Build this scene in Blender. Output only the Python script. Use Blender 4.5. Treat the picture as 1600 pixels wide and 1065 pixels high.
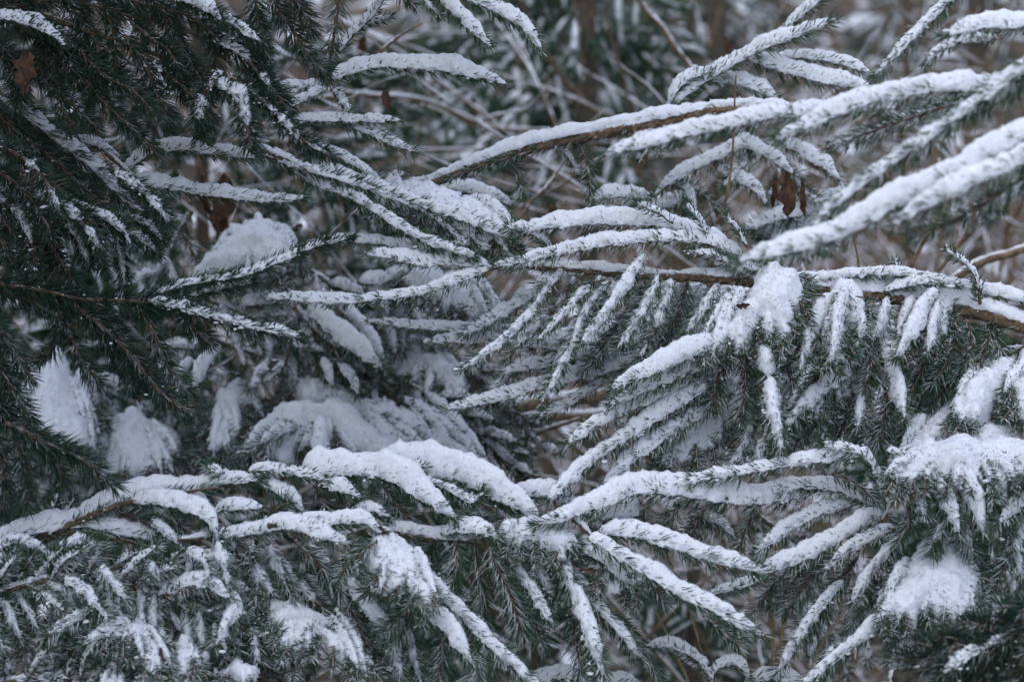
import bpy, math, random
import numpy as np
from mathutils import Vector, Matrix

SC = bpy.context.scene
COL = SC.collection
for o in list(bpy.data.objects):
    bpy.data.objects.remove(o, do_unlink=True)

# ------------------------------------------------------------------ camera
PITCH = math.radians(-5.0)
CAM = np.array([0.0, 0.0, 1.62])
cd = bpy.data.cameras.new('camera')
cam = bpy.data.objects.new('camera', cd)
COL.objects.link(cam)
cam.location = CAM
cam.rotation_euler = (math.radians(90) + PITCH, 0, 0)
cd.lens = 80
cd.sensor_width = 36
cd.clip_start = 0.05
cd.clip_end = 400
cd.dof.use_dof = True
cd.dof.focus_distance = 2.46
cd.dof.aperture_fstop = 5.0
cd.dof.aperture_blades = 9
SC.camera = cam
FWD = np.array([0, math.cos(PITCH), math.sin(PITCH)])
UPC = np.array([0, -math.sin(PITCH), math.cos(PITCH)])
RGT = np.array([1.0, 0, 0])
K = 0.45 / 1600.0                      # metres per photo pixel at one metre

# ------------------------------------------------------------------ light
SUN_EL, SUN_AZ = math.radians(60), math.radians(205)     # azimuth measured from +Y towards +X
w = bpy.data.worlds.new('World')
SC.world = w
w.use_nodes = True
nt = w.node_tree
nt.nodes.clear()
sky = nt.nodes.new('ShaderNodeTexSky')
sky.sky_type = 'NISHITA'
sky.sun_disc = False
sky.sun_elevation = SUN_EL
sky.sun_rotation = SUN_AZ
sky.air_density = 1.0
sky.dust_density = 1.2
sky.ozone_density = 1.0
hsv = nt.nodes.new('ShaderNodeHueSaturation')
hsv.inputs['Saturation'].default_value = 0.62
bg = nt.nodes.new('ShaderNodeBackground')
bg.inputs['Strength'].default_value = 0.15
wo = nt.nodes.new('ShaderNodeOutputWorld')
nt.links.new(sky.outputs[0], hsv.inputs['Color'])
nt.links.new(hsv.outputs[0], bg.inputs[0])
nt.links.new(bg.outputs[0], wo.inputs[0])
sl = bpy.data.lights.new('sun', 'SUN')
sl.energy = 0.6
sl.angle = math.radians(70)
sl.color = (1.0, 0.99, 0.97)
so = bpy.data.objects.new('sun', sl)
COL.objects.link(so)
sd = Vector((math.sin(SUN_AZ) * math.cos(SUN_EL), math.cos(SUN_AZ) * math.cos(SUN_EL), math.sin(SUN_EL)))
so.rotation_euler = sd.to_track_quat('Z', 'Y').to_euler()
SC.view_settings.view_transform = 'Standard'
SC.view_settings.look = 'None'
SC.view_settings.gamma = 1
SC.view_settings.exposure = 0.82
SC.view_settings.use_curve_mapping = False
SC.cycles.max_bounces = 5
SC.cycles.diffuse_bounces = 1
SC.cycles.glossy_bounces = 2
SC.cycles.transmission_bounces = 2
SC.cycles.use_adaptive_sampling = True
SC.cycles.use_denoising = True

# ------------------------------------------------------------------ numeric helpers
R_ = np.random.RandomState(7)

def _h(ix, iy, iz, seed):
    n = (ix * 374761393 + iy * 668265263 + iz * 2147483647 + seed * 1274126177) & 0xffffffff
    n = ((n ^ (n >> 13)) * 1274126177) & 0xffffffff
    n = (n ^ (n >> 16)) & 0xffffffff
    return n.astype(np.float64) / 4294967295.0

def noise(p, scale, seed=0):
    """smooth value noise, -1..1; p (n,3), scale = feature size in metres"""
    q = np.asarray(p, float) / scale + 1000.0
    i = np.floor(q).astype(np.int64)
    f = q - i
    f = f * f * (3 - 2 * f)
    r = 0
    for dx in (0, 1):
        wx = f[:, 0] if dx else 1 - f[:, 0]
        for dy in (0, 1):
            wy = f[:, 1] if dy else 1 - f[:, 1]
            for dz in (0, 1):
                wz = f[:, 2] if dz else 1 - f[:, 2]
                r = r + wx * wy * wz * _h(i[:, 0] + dx, i[:, 1] + dy, i[:, 2] + dz, seed)
    return r * 2 - 1

def unit(v):
    return v / (np.linalg.norm(v, axis=-1, keepdims=True) + 1e-12)

def at(x, y, d):
    x = np.asarray(x, float); y = np.asarray(y, float); d = np.asarray(d, float)
    a = ((x - 800) * K)[..., None]; b = (-(y - 532.5) * K)[..., None]
    return CAM + d[..., None] * (FWD + RGT * a + UPC * b)

def smooth_path(P, step):
    """Catmull-Rom through P (n,k), resampled evenly at step (metres of the first 3 columns)"""
    P = np.asarray(P, float)
    if len(P) == 2:
        P = np.array([P[0], (P[0] + P[1]) / 2, P[1]])
    Q = np.vstack([2 * P[0] - P[1], P, 2 * P[-1] - P[-2]])
    out = []
    for i in range(1, len(Q) - 2):
        t = np.linspace(0, 1, 14, endpoint=False)[:, None]
        a, b, c, d = Q[i - 1], Q[i], Q[i + 1], Q[i + 2]
        out.append(0.5 * (2 * b + (c - a) * t + (2 * a - 5 * b + 4 * c - d) * t ** 2 + (3 * b - 3 * c + d - a) * t ** 3))
    out.append(Q[-2][None])
    C = np.vstack(out)
    s = np.concatenate([[0], np.cumsum(np.linalg.norm(np.diff(C[:, :3], axis=0), axis=1))])
    n = max(4, int(s[-1] / step) + 1)
    u = np.linspace(0, s[-1], n)
    return np.stack([np.interp(u, s, C[:, k]) for k in range(C.shape[1])], 1), s[-1]

def frames(C):
    T = unit(np.gradient(C, axis=0))
    up = np.array([0, 0, 1.0])
    S = np.cross(T, up)
    ln = np.linalg.norm(S, axis=1, keepdims=True)
    # steep twigs: keep a steady side vector
    alt = np.cross(T, -FWD + 0 * T)
    wgt = np.clip((0.30 - ln) / 0.20, 0, 1)
    alt = alt * np.sign((alt * S).sum(1, keepdims=True) + 1e-9)
    S = unit(unit(S) * (1 - wgt) + unit(alt) * wgt)
    V = unit(np.cross(S, T))
    V = np.where(V[:, 2:3] < 0, -V, V)
    return T, S, V

class MB:
    """collects vertices, faces and a float per vertex"""
    def __init__(s):
        s.v = []; s.f3 = []; s.f4 = []; s.a = []; s.n = 0
    def add(s, v, f3=None, f4=None, a=None):
        v = np.asarray(v, float).reshape(-1, 3)
        s.v.append(v)
        if f3 is not None and len(f3): s.f3.append(np.asarray(f3) + s.n)
        if f4 is not None and len(f4): s.f4.append(np.asarray(f4) + s.n)
        s.a.append(np.full(len(v), 0.5) if a is None else np.broadcast_to(a, (len(v),)))
        s.n += len(v)
    def build(s, name, mat, parent=None, smooth=True, origin=None):
        if s.n == 0:
            return None
        V = np.vstack(s.v)
        if origin is None:
            origin = np.array(parent['_o']) if parent is not None else np.zeros(3)
        V = V - origin
        f3 = np.vstack(s.f3) if s.f3 else np.zeros((0, 3), int)
        f4 = np.vstack(s.f4) if s.f4 else np.zeros((0, 4), int)
        me = bpy.data.meshes.new(name)
        me.vertices.add(len(V))
        me.vertices.foreach_set('co', V.astype(np.float32).ravel())
        nl = f3.size + f4.size
        me.loops.add(nl)
        me.loops.foreach_set('vertex_index', np.concatenate([f3.ravel(), f4.ravel()]).astype(np.int32))
        npoly = len(f3) + len(f4)
        me.polygons.add(npoly)
        st = np.concatenate([np.arange(len(f3)) * 3, f3.size + np.arange(len(f4)) * 4]).astype(np.int32)
        me.polygons.foreach_set('loop_start', st)
        me.polygons.foreach_set('use_smooth', np.full(npoly, smooth))
        at_ = me.attributes.new('tone', 'FLOAT', 'POINT')
        at_.data.foreach_set('value', np.concatenate(s.a).astype(np.float32))
        me.update(calc_edges=True)
        me.materials.append(mat)
        o = bpy.data.objects.new(name, me)
        COL.objects.link(o)
        if parent is not None:
            o.parent = parent
            if parent.type != 'EMPTY':
                pass
        o['_o'] = [float(x) for x in origin]
        return o

def tag(o, label=None, cat=None, group=None, kind=None):
    if label: o['label'] = label
    if cat: o['category'] = cat
    if group: o['group'] = group
    if kind: o['kind'] = kind
    return o

def root(name, loc, label, cat, group=None):
    e = bpy.data.objects.new(name, None)
    e.empty_display_size = 0.05
    COL.objects.link(e)
    e.location = [float(x) for x in loc]
    e['_o'] = [float(x) for x in loc]
    tag(e, label, cat, group)
    return e

# ------------------------------------------------------------------ materials
def mat(name):
    m = bpy.data.materials.new(name)
    m.use_nodes = True
    n = m.node_tree
    return m, n, n.nodes['Principled BSDF']

def N(nt, t, **kw):
    n = nt.nodes.new(t)
    for k, v in kw.items():
        if k in n.inputs: n.inputs[k].default_value = v
        else: setattr(n, k, v)
    return n

def ramp(nt, src, stops):
    r = nt.nodes.new('ShaderNodeValToRGB')
    el = r.color_ramp.elements
    el[0].position, el[0].color = stops[0][0], (*stops[0][1], 1)
    el[1].position, el[1].color = stops[-1][0], (*stops[-1][1], 1)
    for p, c in stops[1:-1]:
        e = el.new(p); e.color = (*c, 1)
    nt.links.new(src, r.inputs[0])
    return r.outputs[0]

def mix(nt, fac, a, b):
    m = nt.nodes.new('ShaderNodeMix'); m.data_type = 'RGBA'
    if isinstance(fac, (int, float)): m.inputs[0].default_value = fac
    else: nt.links.new(fac, m.inputs[0])
    for s, v in ((6, a), (7, b)):
        if isinstance(v, tuple): m.inputs[s].default_value = (*v, 1)
        else: nt.links.new(v, m.inputs[s])
    return m.outputs[2]

def snow_material():
    m, n, b = mat('snow')
    tc = N(n, 'ShaderNodeNewGeometry')
    no = N(n, 'ShaderNodeTexNoise', Scale=260.0, Detail=4.0, Roughness=0.7)
    n.links.new(tc.outputs['Position'], no.inputs['Vector'])
    no2 = N(n, 'ShaderNodeTexNoise', Scale=45.0, Detail=3.0, Roughness=0.6)
    n.links.new(tc.outputs['Position'], no2.inputs['Vector'])
    c = ramp(n, no.outputs[0], [(0.3, (0.62, 0.645, 0.73)), (0.65, (0.78, 0.805, 0.88))])
    n.links.new(c, b.inputs['Base Color'])
    b.inputs['Roughness'].default_value = 0.75
    b.inputs['Specular IOR Level'].default_value = 0.2
    bp = N(n, 'ShaderNodeBump', Strength=0.4, Distance=0.0018)
    n.links.new(no.outputs[0], bp.inputs['Height'])
    bp2 = N(n, 'ShaderNodeBump', Strength=0.5, Distance=0.006)
    n.links.new(no2.outputs[0], bp2.inputs['Height'])
    n.links.new(bp2.outputs[0], bp.inputs['Normal'])
    n.links.new(bp.outputs[0], b.inputs['Normal'])
    return m

def dusted(n, b, base, lo, hi, scale, amount=0.85):
    """powder lying on what faces up"""
    g = N(n, 'ShaderNodeNewGeometry')
    sx = N(n, 'ShaderNodeSeparateXYZ')
    n.links.new(g.outputs['Normal'], sx.inputs[0])
    no = N(n, 'ShaderNodeTexNoise', Scale=scale, Detail=3.0, Roughness=0.65)
    n.links.new(g.outputs['Position'], no.inputs['Vector'])
    ad = N(n, 'ShaderNodeMath', operation='MULTIPLY_ADD')
    n.links.new(no.outputs[0], ad.inputs[0]); ad.inputs[1].default_value = 1.3
    n.links.new(sx.outputs[2], ad.inputs[2])
    mr = N(n, 'ShaderNodeMapRange')
    n.links.new(ad.outputs[0], mr.inputs[0])
    mr.inputs[1].default_value = lo; mr.inputs[2].default_value = hi
    mr.inputs[3].default_value = 0; mr.inputs[4].default_value = amount
    c = mix(n, mr.outputs[0], base, (0.62, 0.65, 0.70))
    n.links.new(c, b.inputs['Base Color'])

def needle_material(name, dark, light, frost):
    m, n, b = mat(name)
    a = N(n, 'ShaderNodeAttribute', attribute_name='tone')
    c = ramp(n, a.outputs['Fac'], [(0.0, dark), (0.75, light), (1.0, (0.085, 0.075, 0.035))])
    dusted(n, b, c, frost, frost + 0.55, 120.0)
    b.inputs['Roughness'].default_value = 0.5
    b.inputs['Specular IOR Level'].default_value = 0.35
    return m

def wood_material(name, c0, c1, c2, scale=160.0, dust=1.25):
    m, n, b = mat(name)
    g = N(n, 'ShaderNodeNewGeometry')
    no = N(n, 'ShaderNodeTexNoise', Scale=scale, Detail=5.0, Roughness=0.7)
    n.links.new(g.outputs['Position'], no.inputs['Vector'])
    c = ramp(n, no.outputs[0], [(0.3, c0), (0.5, c1), (0.68, c2)])
    dusted(n, b, c, dust, dust + 0.4, 60.0, 0.8)
    b.inputs['Roughness'].default_value = 0.85
    bp = N(n, 'ShaderNodeBump', Strength=0.9, Distance=0.002)
    n.links.new(no.outputs[0], bp.inputs['Height'])
    n.links.new(bp.outputs[0], b.inputs['Normal'])
    return m

M_SNOW = snow_material()
M_NEED = needle_material('spruce_needles', (0.012, 0.032, 0.018), (0.042, 0.104, 0.050), 1.10)
M_NFROST = needle_material('frosted_spruce_needles', (0.012, 0.032, 0.018), (0.042, 0.104, 0.050), 0.98)
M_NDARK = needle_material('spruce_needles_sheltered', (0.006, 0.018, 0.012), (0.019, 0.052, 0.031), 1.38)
M_NFAR = needle_material('spruce_needles_distant', (0.010, 0.040, 0.026), (0.028, 0.088, 0.048), 1.7)
M_TWIG = wood_material('twig_bark', (0.032, 0.020, 0.012), (0.105, 0.066, 0.040), (0.24, 0.17, 0.11))
M_BARK = wood_material('trunk_bark', (0.018, 0.014, 0.010), (0.05, 0.038, 0.026), (0.10, 0.075, 0.05), 60.0, 1.5)
M_BROWN = wood_material('bare_twig_bark', (0.040, 0.027, 0.016), (0.13, 0.085, 0.050), (0.25, 0.18, 0.115), 90.0, 1.3)
M_LEAF = wood_material('dead_leaf', (0.025, 0.012, 0.008), (0.07, 0.034, 0.020), (0.14, 0.075, 0.042), 120.0, 1.3)
M_TAN = wood_material('dry_stalk', (0.13, 0.09, 0.05), (0.25, 0.18, 0.10), (0.36, 0.28, 0.18), 120.0, 1.5)

# ------------------------------------------------------------------ builders of shape
def tube(mb, C, rad, k=6, nz=0.0, nsc=0.006, seed=3):
    T, S, V = frames(C)
    rad = np.broadcast_to(np.asarray(rad, float), (len(C),))
    th = np.arange(k) / k * 2 * math.pi
    P = C[:, None] + rad[:, None, None] * (np.cos(th)[None, :, None] * S[:, None] + np.sin(th)[None, :, None] * V[:, None])
    n = len(C)
    P = P.reshape(-1, 3)
    if nz:
        D = P - np.repeat(C, k, 0)
        P = P + D * (noise(P, nsc, seed) * nz)[:, None]
    i = np.arange(n - 1)[:, None] * k; j = np.arange(k)[None]
    f = np.stack([i + j, i + (j + 1) % k, i + k + (j + 1) % k, i + k + j], -1).reshape(-1, 4)
    P = np.vstack([P, C[0] - T[0] * rad[0] * .5, C[-1] + T[-1] * rad[-1] * .8])
    a = n * k
    jj = np.arange(k)
    f3 = np.vstack([np.stack([np.full(k, a), (jj + 1) % k, jj], 1),
                    np.stack([np.full(k, a + 1), (n - 1) * k + jj, (n - 1) * k + (jj + 1) % k], 1)])
    mb.add(P, f3, f)

def needles(mb, C, T, S, V, R, count, rs, wid=0.00068, toneb=0.0):
    """count needles along resampled centre line C; R = reach sideways (m)"""
    n = len(C)
    u = rs.rand(count)
    u = np.sort(np.clip(u + .02 * np.sin(u * rs.uniform(40, 90)), 0, 1))
    x = u * (n - 1)
    i = np.minimum(x.astype(int), n - 2); fr = (x - i)[:, None]
    P = C[i] * (1 - fr) + C[i + 1] * fr
    t = unit(T[i]); s = S[i]; v = V[i]
    phi = (np.arange(count) * 2.399963 + rs.randn(count) * .35)
    # fewer straight down: underside needles part to the sides
    cy = np.sin(phi); cx = np.cos(phi)
    cy = np.where(cy < -0.2, cy * 0.75 - 0.05, cy + .12)
    rad = unit(s * cx[:, None] + v * cy[:, None])
    tipf = np.clip((u - .86) / .14, 0, 1)
    ang = np.radians(rs.uniform(49, 58) + rs.randn(count) * 13) * (1 - .62 * tipf * rs.rand(count))
    ln = R / math.sin(math.radians(52)) * (0.97 + .20 * rs.randn(count)) * (1 + .12 * np.sin(u * rs.uniform(9, 25) + rs.rand() * 6)) * (1 - .25 * tipf) * (0.75 + .25 * np.clip(u / .1, 0, 1))
    ln = np.clip(ln, R * .3, R * 1.6)
    d0 = t * np.cos(ang)[:, None] + rad * np.sin(ang)[:, None]
    bend = rs.uniform(.04, .24, count)[:, None]
    d1 = unit(d0 + t * bend * 1.3 - np.array([0, 0, .05]))
    M = P + d0 * (ln * .5)[:, None]
    E = M + d1 * (ln * .5)[:, None]
    a = unit(np.cross(d0, t + rs.randn(count, 3) * .2)); b = np.cross(d0, a)
    w = wid * rs.uniform(.8, 1.2, count)
    tri = []
    for q in range(3):
        al = q * 2 * math.pi / 3
        tri.append((a * math.cos(al) + b * math.sin(al)) * w[:, None])
    Vt = np.stack([P, M + tri[0], M + tri[1], M + tri[2], E], 1).reshape(-1, 3)
    o = (np.arange(count) * 5)[:, None, None]
    base = np.array([[0, 2, 1], [0, 3, 2], [0, 1, 3], [4, 1, 2], [4, 2, 3], [4, 3, 1]])[None]
    tone = np.clip(rs.beta(2, 2.4, count) * .8 + toneb, 0, 1)
    br = rs.rand(count) < .05
    tone = np.where(br, 1.0, tone)
    mb.add(Vt, (o + base).reshape(-1, 3), None, np.repeat(tone, 5))

_t = (1 + 5 ** .5) / 2
ICO = unit(np.array([[-1, _t, 0], [1, _t, 0], [-1, -_t, 0], [1, -_t, 0], [0, -1, _t], [0, 1, _t], [0, -1, -_t], [0, 1, -_t],
                     [_t, 0, -1], [_t, 0, 1], [-_t, 0, -1], [-_t, 0, 1]]))
ICOF = np.array([[0, 11, 5], [0, 5, 1], [0, 1, 7], [0, 7, 10], [0, 10, 11], [1, 5, 9], [5, 11, 4], [11, 10, 2], [10, 7, 6], [7, 1, 8],
                 [3, 9, 4], [3, 4, 2], [3, 2, 6], [3, 6, 8], [3, 8, 9], [4, 9, 5], [2, 4, 11], [6, 2, 10], [8, 6, 7], [9, 8, 1]])

def clumps(mb, P, r, rs, flat=.7):
    """small irregular lumps of snow at P"""
    n = len(P)
    if not n: return
    J = 1 + rs.randn(n, 12, 1) * .24
    ax = np.stack([rs.uniform(.6, 1.8, n), rs.uniform(.6, 1.8, n), np.full(n, flat)], 1)[:, None]
    V = P[:, None] + ICO[None] * J * ax * np.asarray(r)[:, None, None]
    f = (np.arange(n) * 12)[:, None, None] + ICOF[None]
    mb.add(V.reshape(-1, 3), f.reshape(-1, 3))

OCT = np.array([[1, 0, 0], [-1, 0, 0], [0, 1, 0], [0, -1, 0], [0, 0, 1], [0, 0, -1]], float)
OCTF = np.array([[0, 2, 4], [2, 1, 4], [1, 3, 4], [3, 0, 4], [2, 0, 5], [1, 2, 5], [3, 1, 5], [0, 3, 5]])

def grains(mb, P, g, up, rs, m, r0=.0004, r1=.0013):
    """crystals and crumbs standing on a snow surface"""
    ok = np.where((g > .35) & (up > -.9))[0]
    if len(ok) < 3 or m < 1: return
    q = P[rs.choice(ok, m)] + rs.randn(m, 3) * .0007
    r = rs.uniform(r0, r1, m)[:, None, None]
    J = 1 + rs.randn(m, 6, 1) * .25
    V = q[:, None] + OCT[None] * J * r
    f = (np.arange(m) * 6)[:, None, None] + OCTF[None]
    mb.add(V.reshape(-1, 3), f.reshape(-1, 3))

def snow_tube(mb, C, T, S, V, R, s, p, rs, k=14, seed=11):
    """a ridge of snow lying along the upper side of a twig; s = height, p = how much has fallen away"""
    n = len(C)
    L = np.linspace(0, 1, n)
    cov = np.clip((noise(C, 0.022, seed) * .5 + .5 - p * 1.05 + (.42 if s > .9 else .34)) / .32, 0, 1)
    cov = cov * cov * (3 - 2 * cov)
    end = np.clip(np.minimum(L, (1 - L) * 1.0) * n * .10, 0, 1)
    end = np.sqrt(np.clip(1 - (1 - end) ** 2, 0, 1))
    g = cov * end
    lump = noise(C, 0.030 * max(1, R / .012), seed + 1); lump2 = noise(C, .012, seed + 2)
    taper = (.38 + .62 * np.clip((1 - L) * 3.4, 0, 1) ** .8) * (1 + .34 * noise(C, .055, seed + 6))
    w = R * (.27 + .21 * min(s, 1.3)) * (1 + .20 * lump + .12 * lump2) * (.12 + .88 * g) * taper
    h = R * (.16 + .80 * s) * (1 + (.30 - .16 * min(s, 1.3)) * lump + .10 * lump2) * g * taper + .0005
    low = R * .07 * g + .0003
    th = np.arange(k) / k * 2 * math.pi
    c, sn = np.cos(th), np.sin(th)
    Y = np.where(sn[None] > 0, h[:, None] * np.abs(sn[None]), low[:, None] * sn[None])
    X = w[:, None] * c[None] * (1 - .10 * np.clip(sn[None], 0, 1))
    # ridge leans a little from side to side
    lean = noise(C, .045, seed + 5) * .18
    P = C[:, None] + S[:, None] * (X + Y * lean[:, None])[..., None] + V[:, None] * Y[..., None] * .55 + np.array([0, 0, 1.0]) * (Y * .45)[..., None]
    P = P.reshape(-1, 3)
    out = unit(P - np.repeat(C + V * (h * .3)[:, None], k, 0))
    gg = np.repeat(g, k)
    amp = R * .13 * noise(P, .0085, seed + 3) + .0018 * noise(P, .0036, seed + 4)
    edge = np.tile(np.clip(1 - np.abs(sn) * 1.6, 0, 1), n)
    amp = amp + edge * R * (.30 * noise(P, .0065, seed + 8) + .16 * noise(P, .003, seed + 9) - .04)
    P = P + out * (amp * gg)[:, None]
    i = np.arange(n - 1)[:, None] * k; j = np.arange(k)[None]
    f = np.stack([i + j, i + (j + 1) % k, i + k + (j + 1) % k, i + k + j], -1).reshape(-1, 4)
    P = np.vstack([P, C[0], C[-1]])
    jj = np.arange(k); a = n * k
    f3 = np.vstack([np.stack([np.full(k, a), (jj + 1) % k, jj], 1),
                    np.stack([np.full(k, a + 1), (n - 1) * k + jj, (n - 1) * k + (jj + 1) % k], 1)])
    mb.add(P, f3, f)
    if k > 10:
        grains(mb, P[:a], np.repeat(g, k), np.tile(sn, n), rs, int(n * 3.2 * min(1, s + .2)))
    return g

# ------------------------------------------------------------------ setting: ground, hillside
def ground_z(x, y):
    p = np.stack([x, y, x * 0], 1)
    z = 0.10 * noise(p, 1.1, 51) + 0.04 * noise(p, .35, 52) + .35 * noise(p, 6.0, 53)
    t = np.clip((y - 6.0) / 20.0, 0, None)
    return z * np.clip(y / 4, .2, 1) + 7.5 * t ** 1.25

def build_ground():
    ys = np.concatenate([np.linspace(-12, 3, 12), np.linspace(3.2, 12, 90), np.linspace(12.3, 40, 60), np.linspace(42, 160, 14)])
    xs = np.concatenate([np.linspace(-80, -6, 16), np.linspace(-5.6, 5.6, 100), np.linspace(6, 80, 16)])
    X, Y = np.meshgrid(xs, ys)
    Z = ground_z(X.ravel(), Y.ravel())
    V = np.stack([X.ravel(), Y.ravel(), Z], 1)
    nx, ny = len(xs), len(ys)
    i = np.arange(ny - 1)[:, None] * nx; j = np.arange(nx - 1)[None]
    f = np.stack([i + j, i + j + 1, i + nx + j + 1, i + nx + j], -1).reshape(-1, 4)
    m, n, b = mat('snowy_forest_floor')
    g = N(n, 'ShaderNodeNewGeometry')
    a = N(n, 'ShaderNodeTexNoise', Scale=4.5, Detail=6.0, Roughness=0.7)
    n.links.new(g.outputs['Position'], a.inputs['Vector'])
    l = N(n, 'ShaderNodeTexNoise', Scale=5.5, Detail=6.0, Roughness=0.7)
    n.links.new(g.outputs['Position'], l.inputs['Vector'])
    lit = ramp(n, l.outputs[0], [(0.38, (0.012, 0.010, 0.008)), (0.52, (0.055, 0.038, 0.025)), (0.68, (0.13, 0.09, 0.06))])
    fac = ramp(n, a.outputs[0], [(0.545, (0, 0, 0)), (0.59, (1, 1, 1))])
    c = mix(n, fac, lit, (0.66, 0.69, 0.76))
    n.links.new(c, b.inputs['Base Color'])
    b.inputs['Roughness'].default_value = .9
    bp = N(n, 'ShaderNodeBump', Strength=.8, Distance=.05)
    n.links.new(l.outputs[0], bp.inputs['Height']); n.links.new(bp.outputs[0], b.inputs['Normal'])
    mb = MB(); mb.add(V, None, f)
    o = mb.build('ground', m)
    tag(o, kind='structure')
build_ground()

# ------------------------------------------------------------------ the boughs
def px_path(pts, d0, tw=0.0, step=0.0032, dz=0.0):
    """pts in photo pixels; tw > 0 brings the tip towards the camera"""
    P = np.array(pts, float)
    L = np.concatenate([[0], np.cumsum(np.hypot(*np.diff(P[:, :2], axis=0).T))]) * K * d0
    dd = d0 + dz - tw * L
    if P.shape[1] > 2: dd = dd + P[:, 2]
    W = at(P[:, 0], P[:, 1], dd)
    return smooth_path(W, step)

NSH = [0]
def make_shoot(par, pts, d, R, s, p, tw, dz, mn, ms, far=False, dens=1.5, mbs=None, wood=None):
    """par = bough empty. far: geometry goes to the bough's shared meshes mbs = (wood, needles, snow)"""
    NSH[0] += 1
    seed = NSH[0]
    rs = np.random.RandomState(seed * 7 + 3)
    step = .0028 if not far else .007
    C, L = px_path(pts, d, tw, step, dz)
    # slight natural wander
    C = C + (np.stack([noise(C, .05, seed + q * 97) for q in range(3)], 1) * .0022)
    T, S, V = frames(C)
    Rm = R * K * d
    n = len(C)
    if far:
        mw, mnn, msn = mbs
    else:
        mw, mnn, msn = MB(), MB(), MB()
    u = np.linspace(0, 1, n)
    tube(mw, C, (.0021 - .0009 * u) * (Rm / .014) ** .6, 6 if not far else 4, .35, .004)
    # pegs on the bark
    lpx = L / (K * d)
    if far: dens = 2.1
    cnt = int(lpx * dens * 1.08 * (1.0 if R > 15 else .85)) + 12
    needles(mnn, C, T, S, V, Rm, cnt, rs, wid=.00064 * (1.0 if not far else 1.9), toneb=rs.uniform(-.08, .16))
    if s > 0.02:
        k = 16 if not far else 9
        g = None
        if s >= .25:
            snow_tube(msn, C, T, S, V, Rm, s, p, rs, k, seed=seed % 13)
        # lumps caught between the needles
        m = int(lpx * (1.1 if s < .9 else .4) * (1 - .75 * abs(T[:, 2]).mean()) * (0.5 + p) * (1.0 if not far else .3) * (s ** .5) * (1 if s > .25 else .35))
        if m:
            i = rs.randint(1, n - 1, m)
            q = noise(C[i], .02, seed + 31)
            i = i[q > (-.25 + .5 * (p - .4) - .3 * s)]
            m = len(i)
            if m:
                sx = rs.randn(m) * .45 * Rm
                vy = Rm * rs.uniform(.05, .5, m) - np.abs(sx) * .35
                P = C[i] + S[i] * sx[:, None] + V[i] * vy[:, None] * .7 + np.array([0, 0, 1.0]) * (vy * .3)[:, None] + T[i] * (rs.randn(m) * .003)[:, None]
                clumps(msn, P, np.clip(rs.gamma(1.8, .00052, m), .0004, .0034) * (.6 + .4 * min(1, s)) * (1 if not far else 1.7), rs)
    if far:
        return None
    o = mw.build('shoot', wood or M_TWIG, par)
    q = mnn.build('needles', mn, o, smooth=False, origin=par['_o']); q['kind'] = 'stuff'
    msn.build('snow', ms, o, origin=par['_o'])
    return o

def pts_of(t):
    out = []
    for w_ in t.split():
        out.append(tuple(float(x) for x in w_.split(',')))
    return out

def auto_shoots(stem, ln, sp, R, s, p, tw, rs, ang=48, side=0, start=.0):
    """side shoots on both sides of a stem given in pixels"""
    P = np.array([q[:2] for q in stem], float)
    L = np.concatenate([[0], np.cumsum(np.hypot(*np.diff(P, axis=0).T))])
    out = []
    x = L[-1] * start + sp * .5
    sgn = 1
    while x < L[-1] - sp * .3:
        f = x / L[-1]
        c = np.array([np.interp(x, L, P[:, 0]), np.interp(x, L, P[:, 1])])
        c2 = np.array([np.interp(x + 4, L, P[:, 0]), np.interp(x + 4, L, P[:, 1])]) if x + 4 < L[-1] else c + (P[-1] - P[-2]) / np.hypot(*(P[-1] - P[-2])) * 4
        t = c2 - c; a = math.atan2(t[1], t[0])
        sg = side if side else sgn
        aa = a + sg * math.radians(ang + rs.uniform(-20, 18))
        l = ln * (1.1 - .62 * f) * rs.uniform(.75, 1.2)
        e = c + l * np.array([math.cos(aa), math.sin(aa)])
        e[1] += l * .16          # droop
        m = (c + e) / 2 + np.array([rs.uniform(-.06, .06) * l, -l * .05])
        out.append(([tuple(c), tuple(m), tuple(e)], R * rs.uniform(.85, 1.1), s * rs.uniform(.45, 1.4), p, tw + rs.uniform(-.25, .25), rs.uniform(-.012, .012) , x / L[-1]))
        sgn = -sgn
        x += sp * rs.uniform(.5, 1.0) * (1 if not side else 1.6)
    return out

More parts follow.
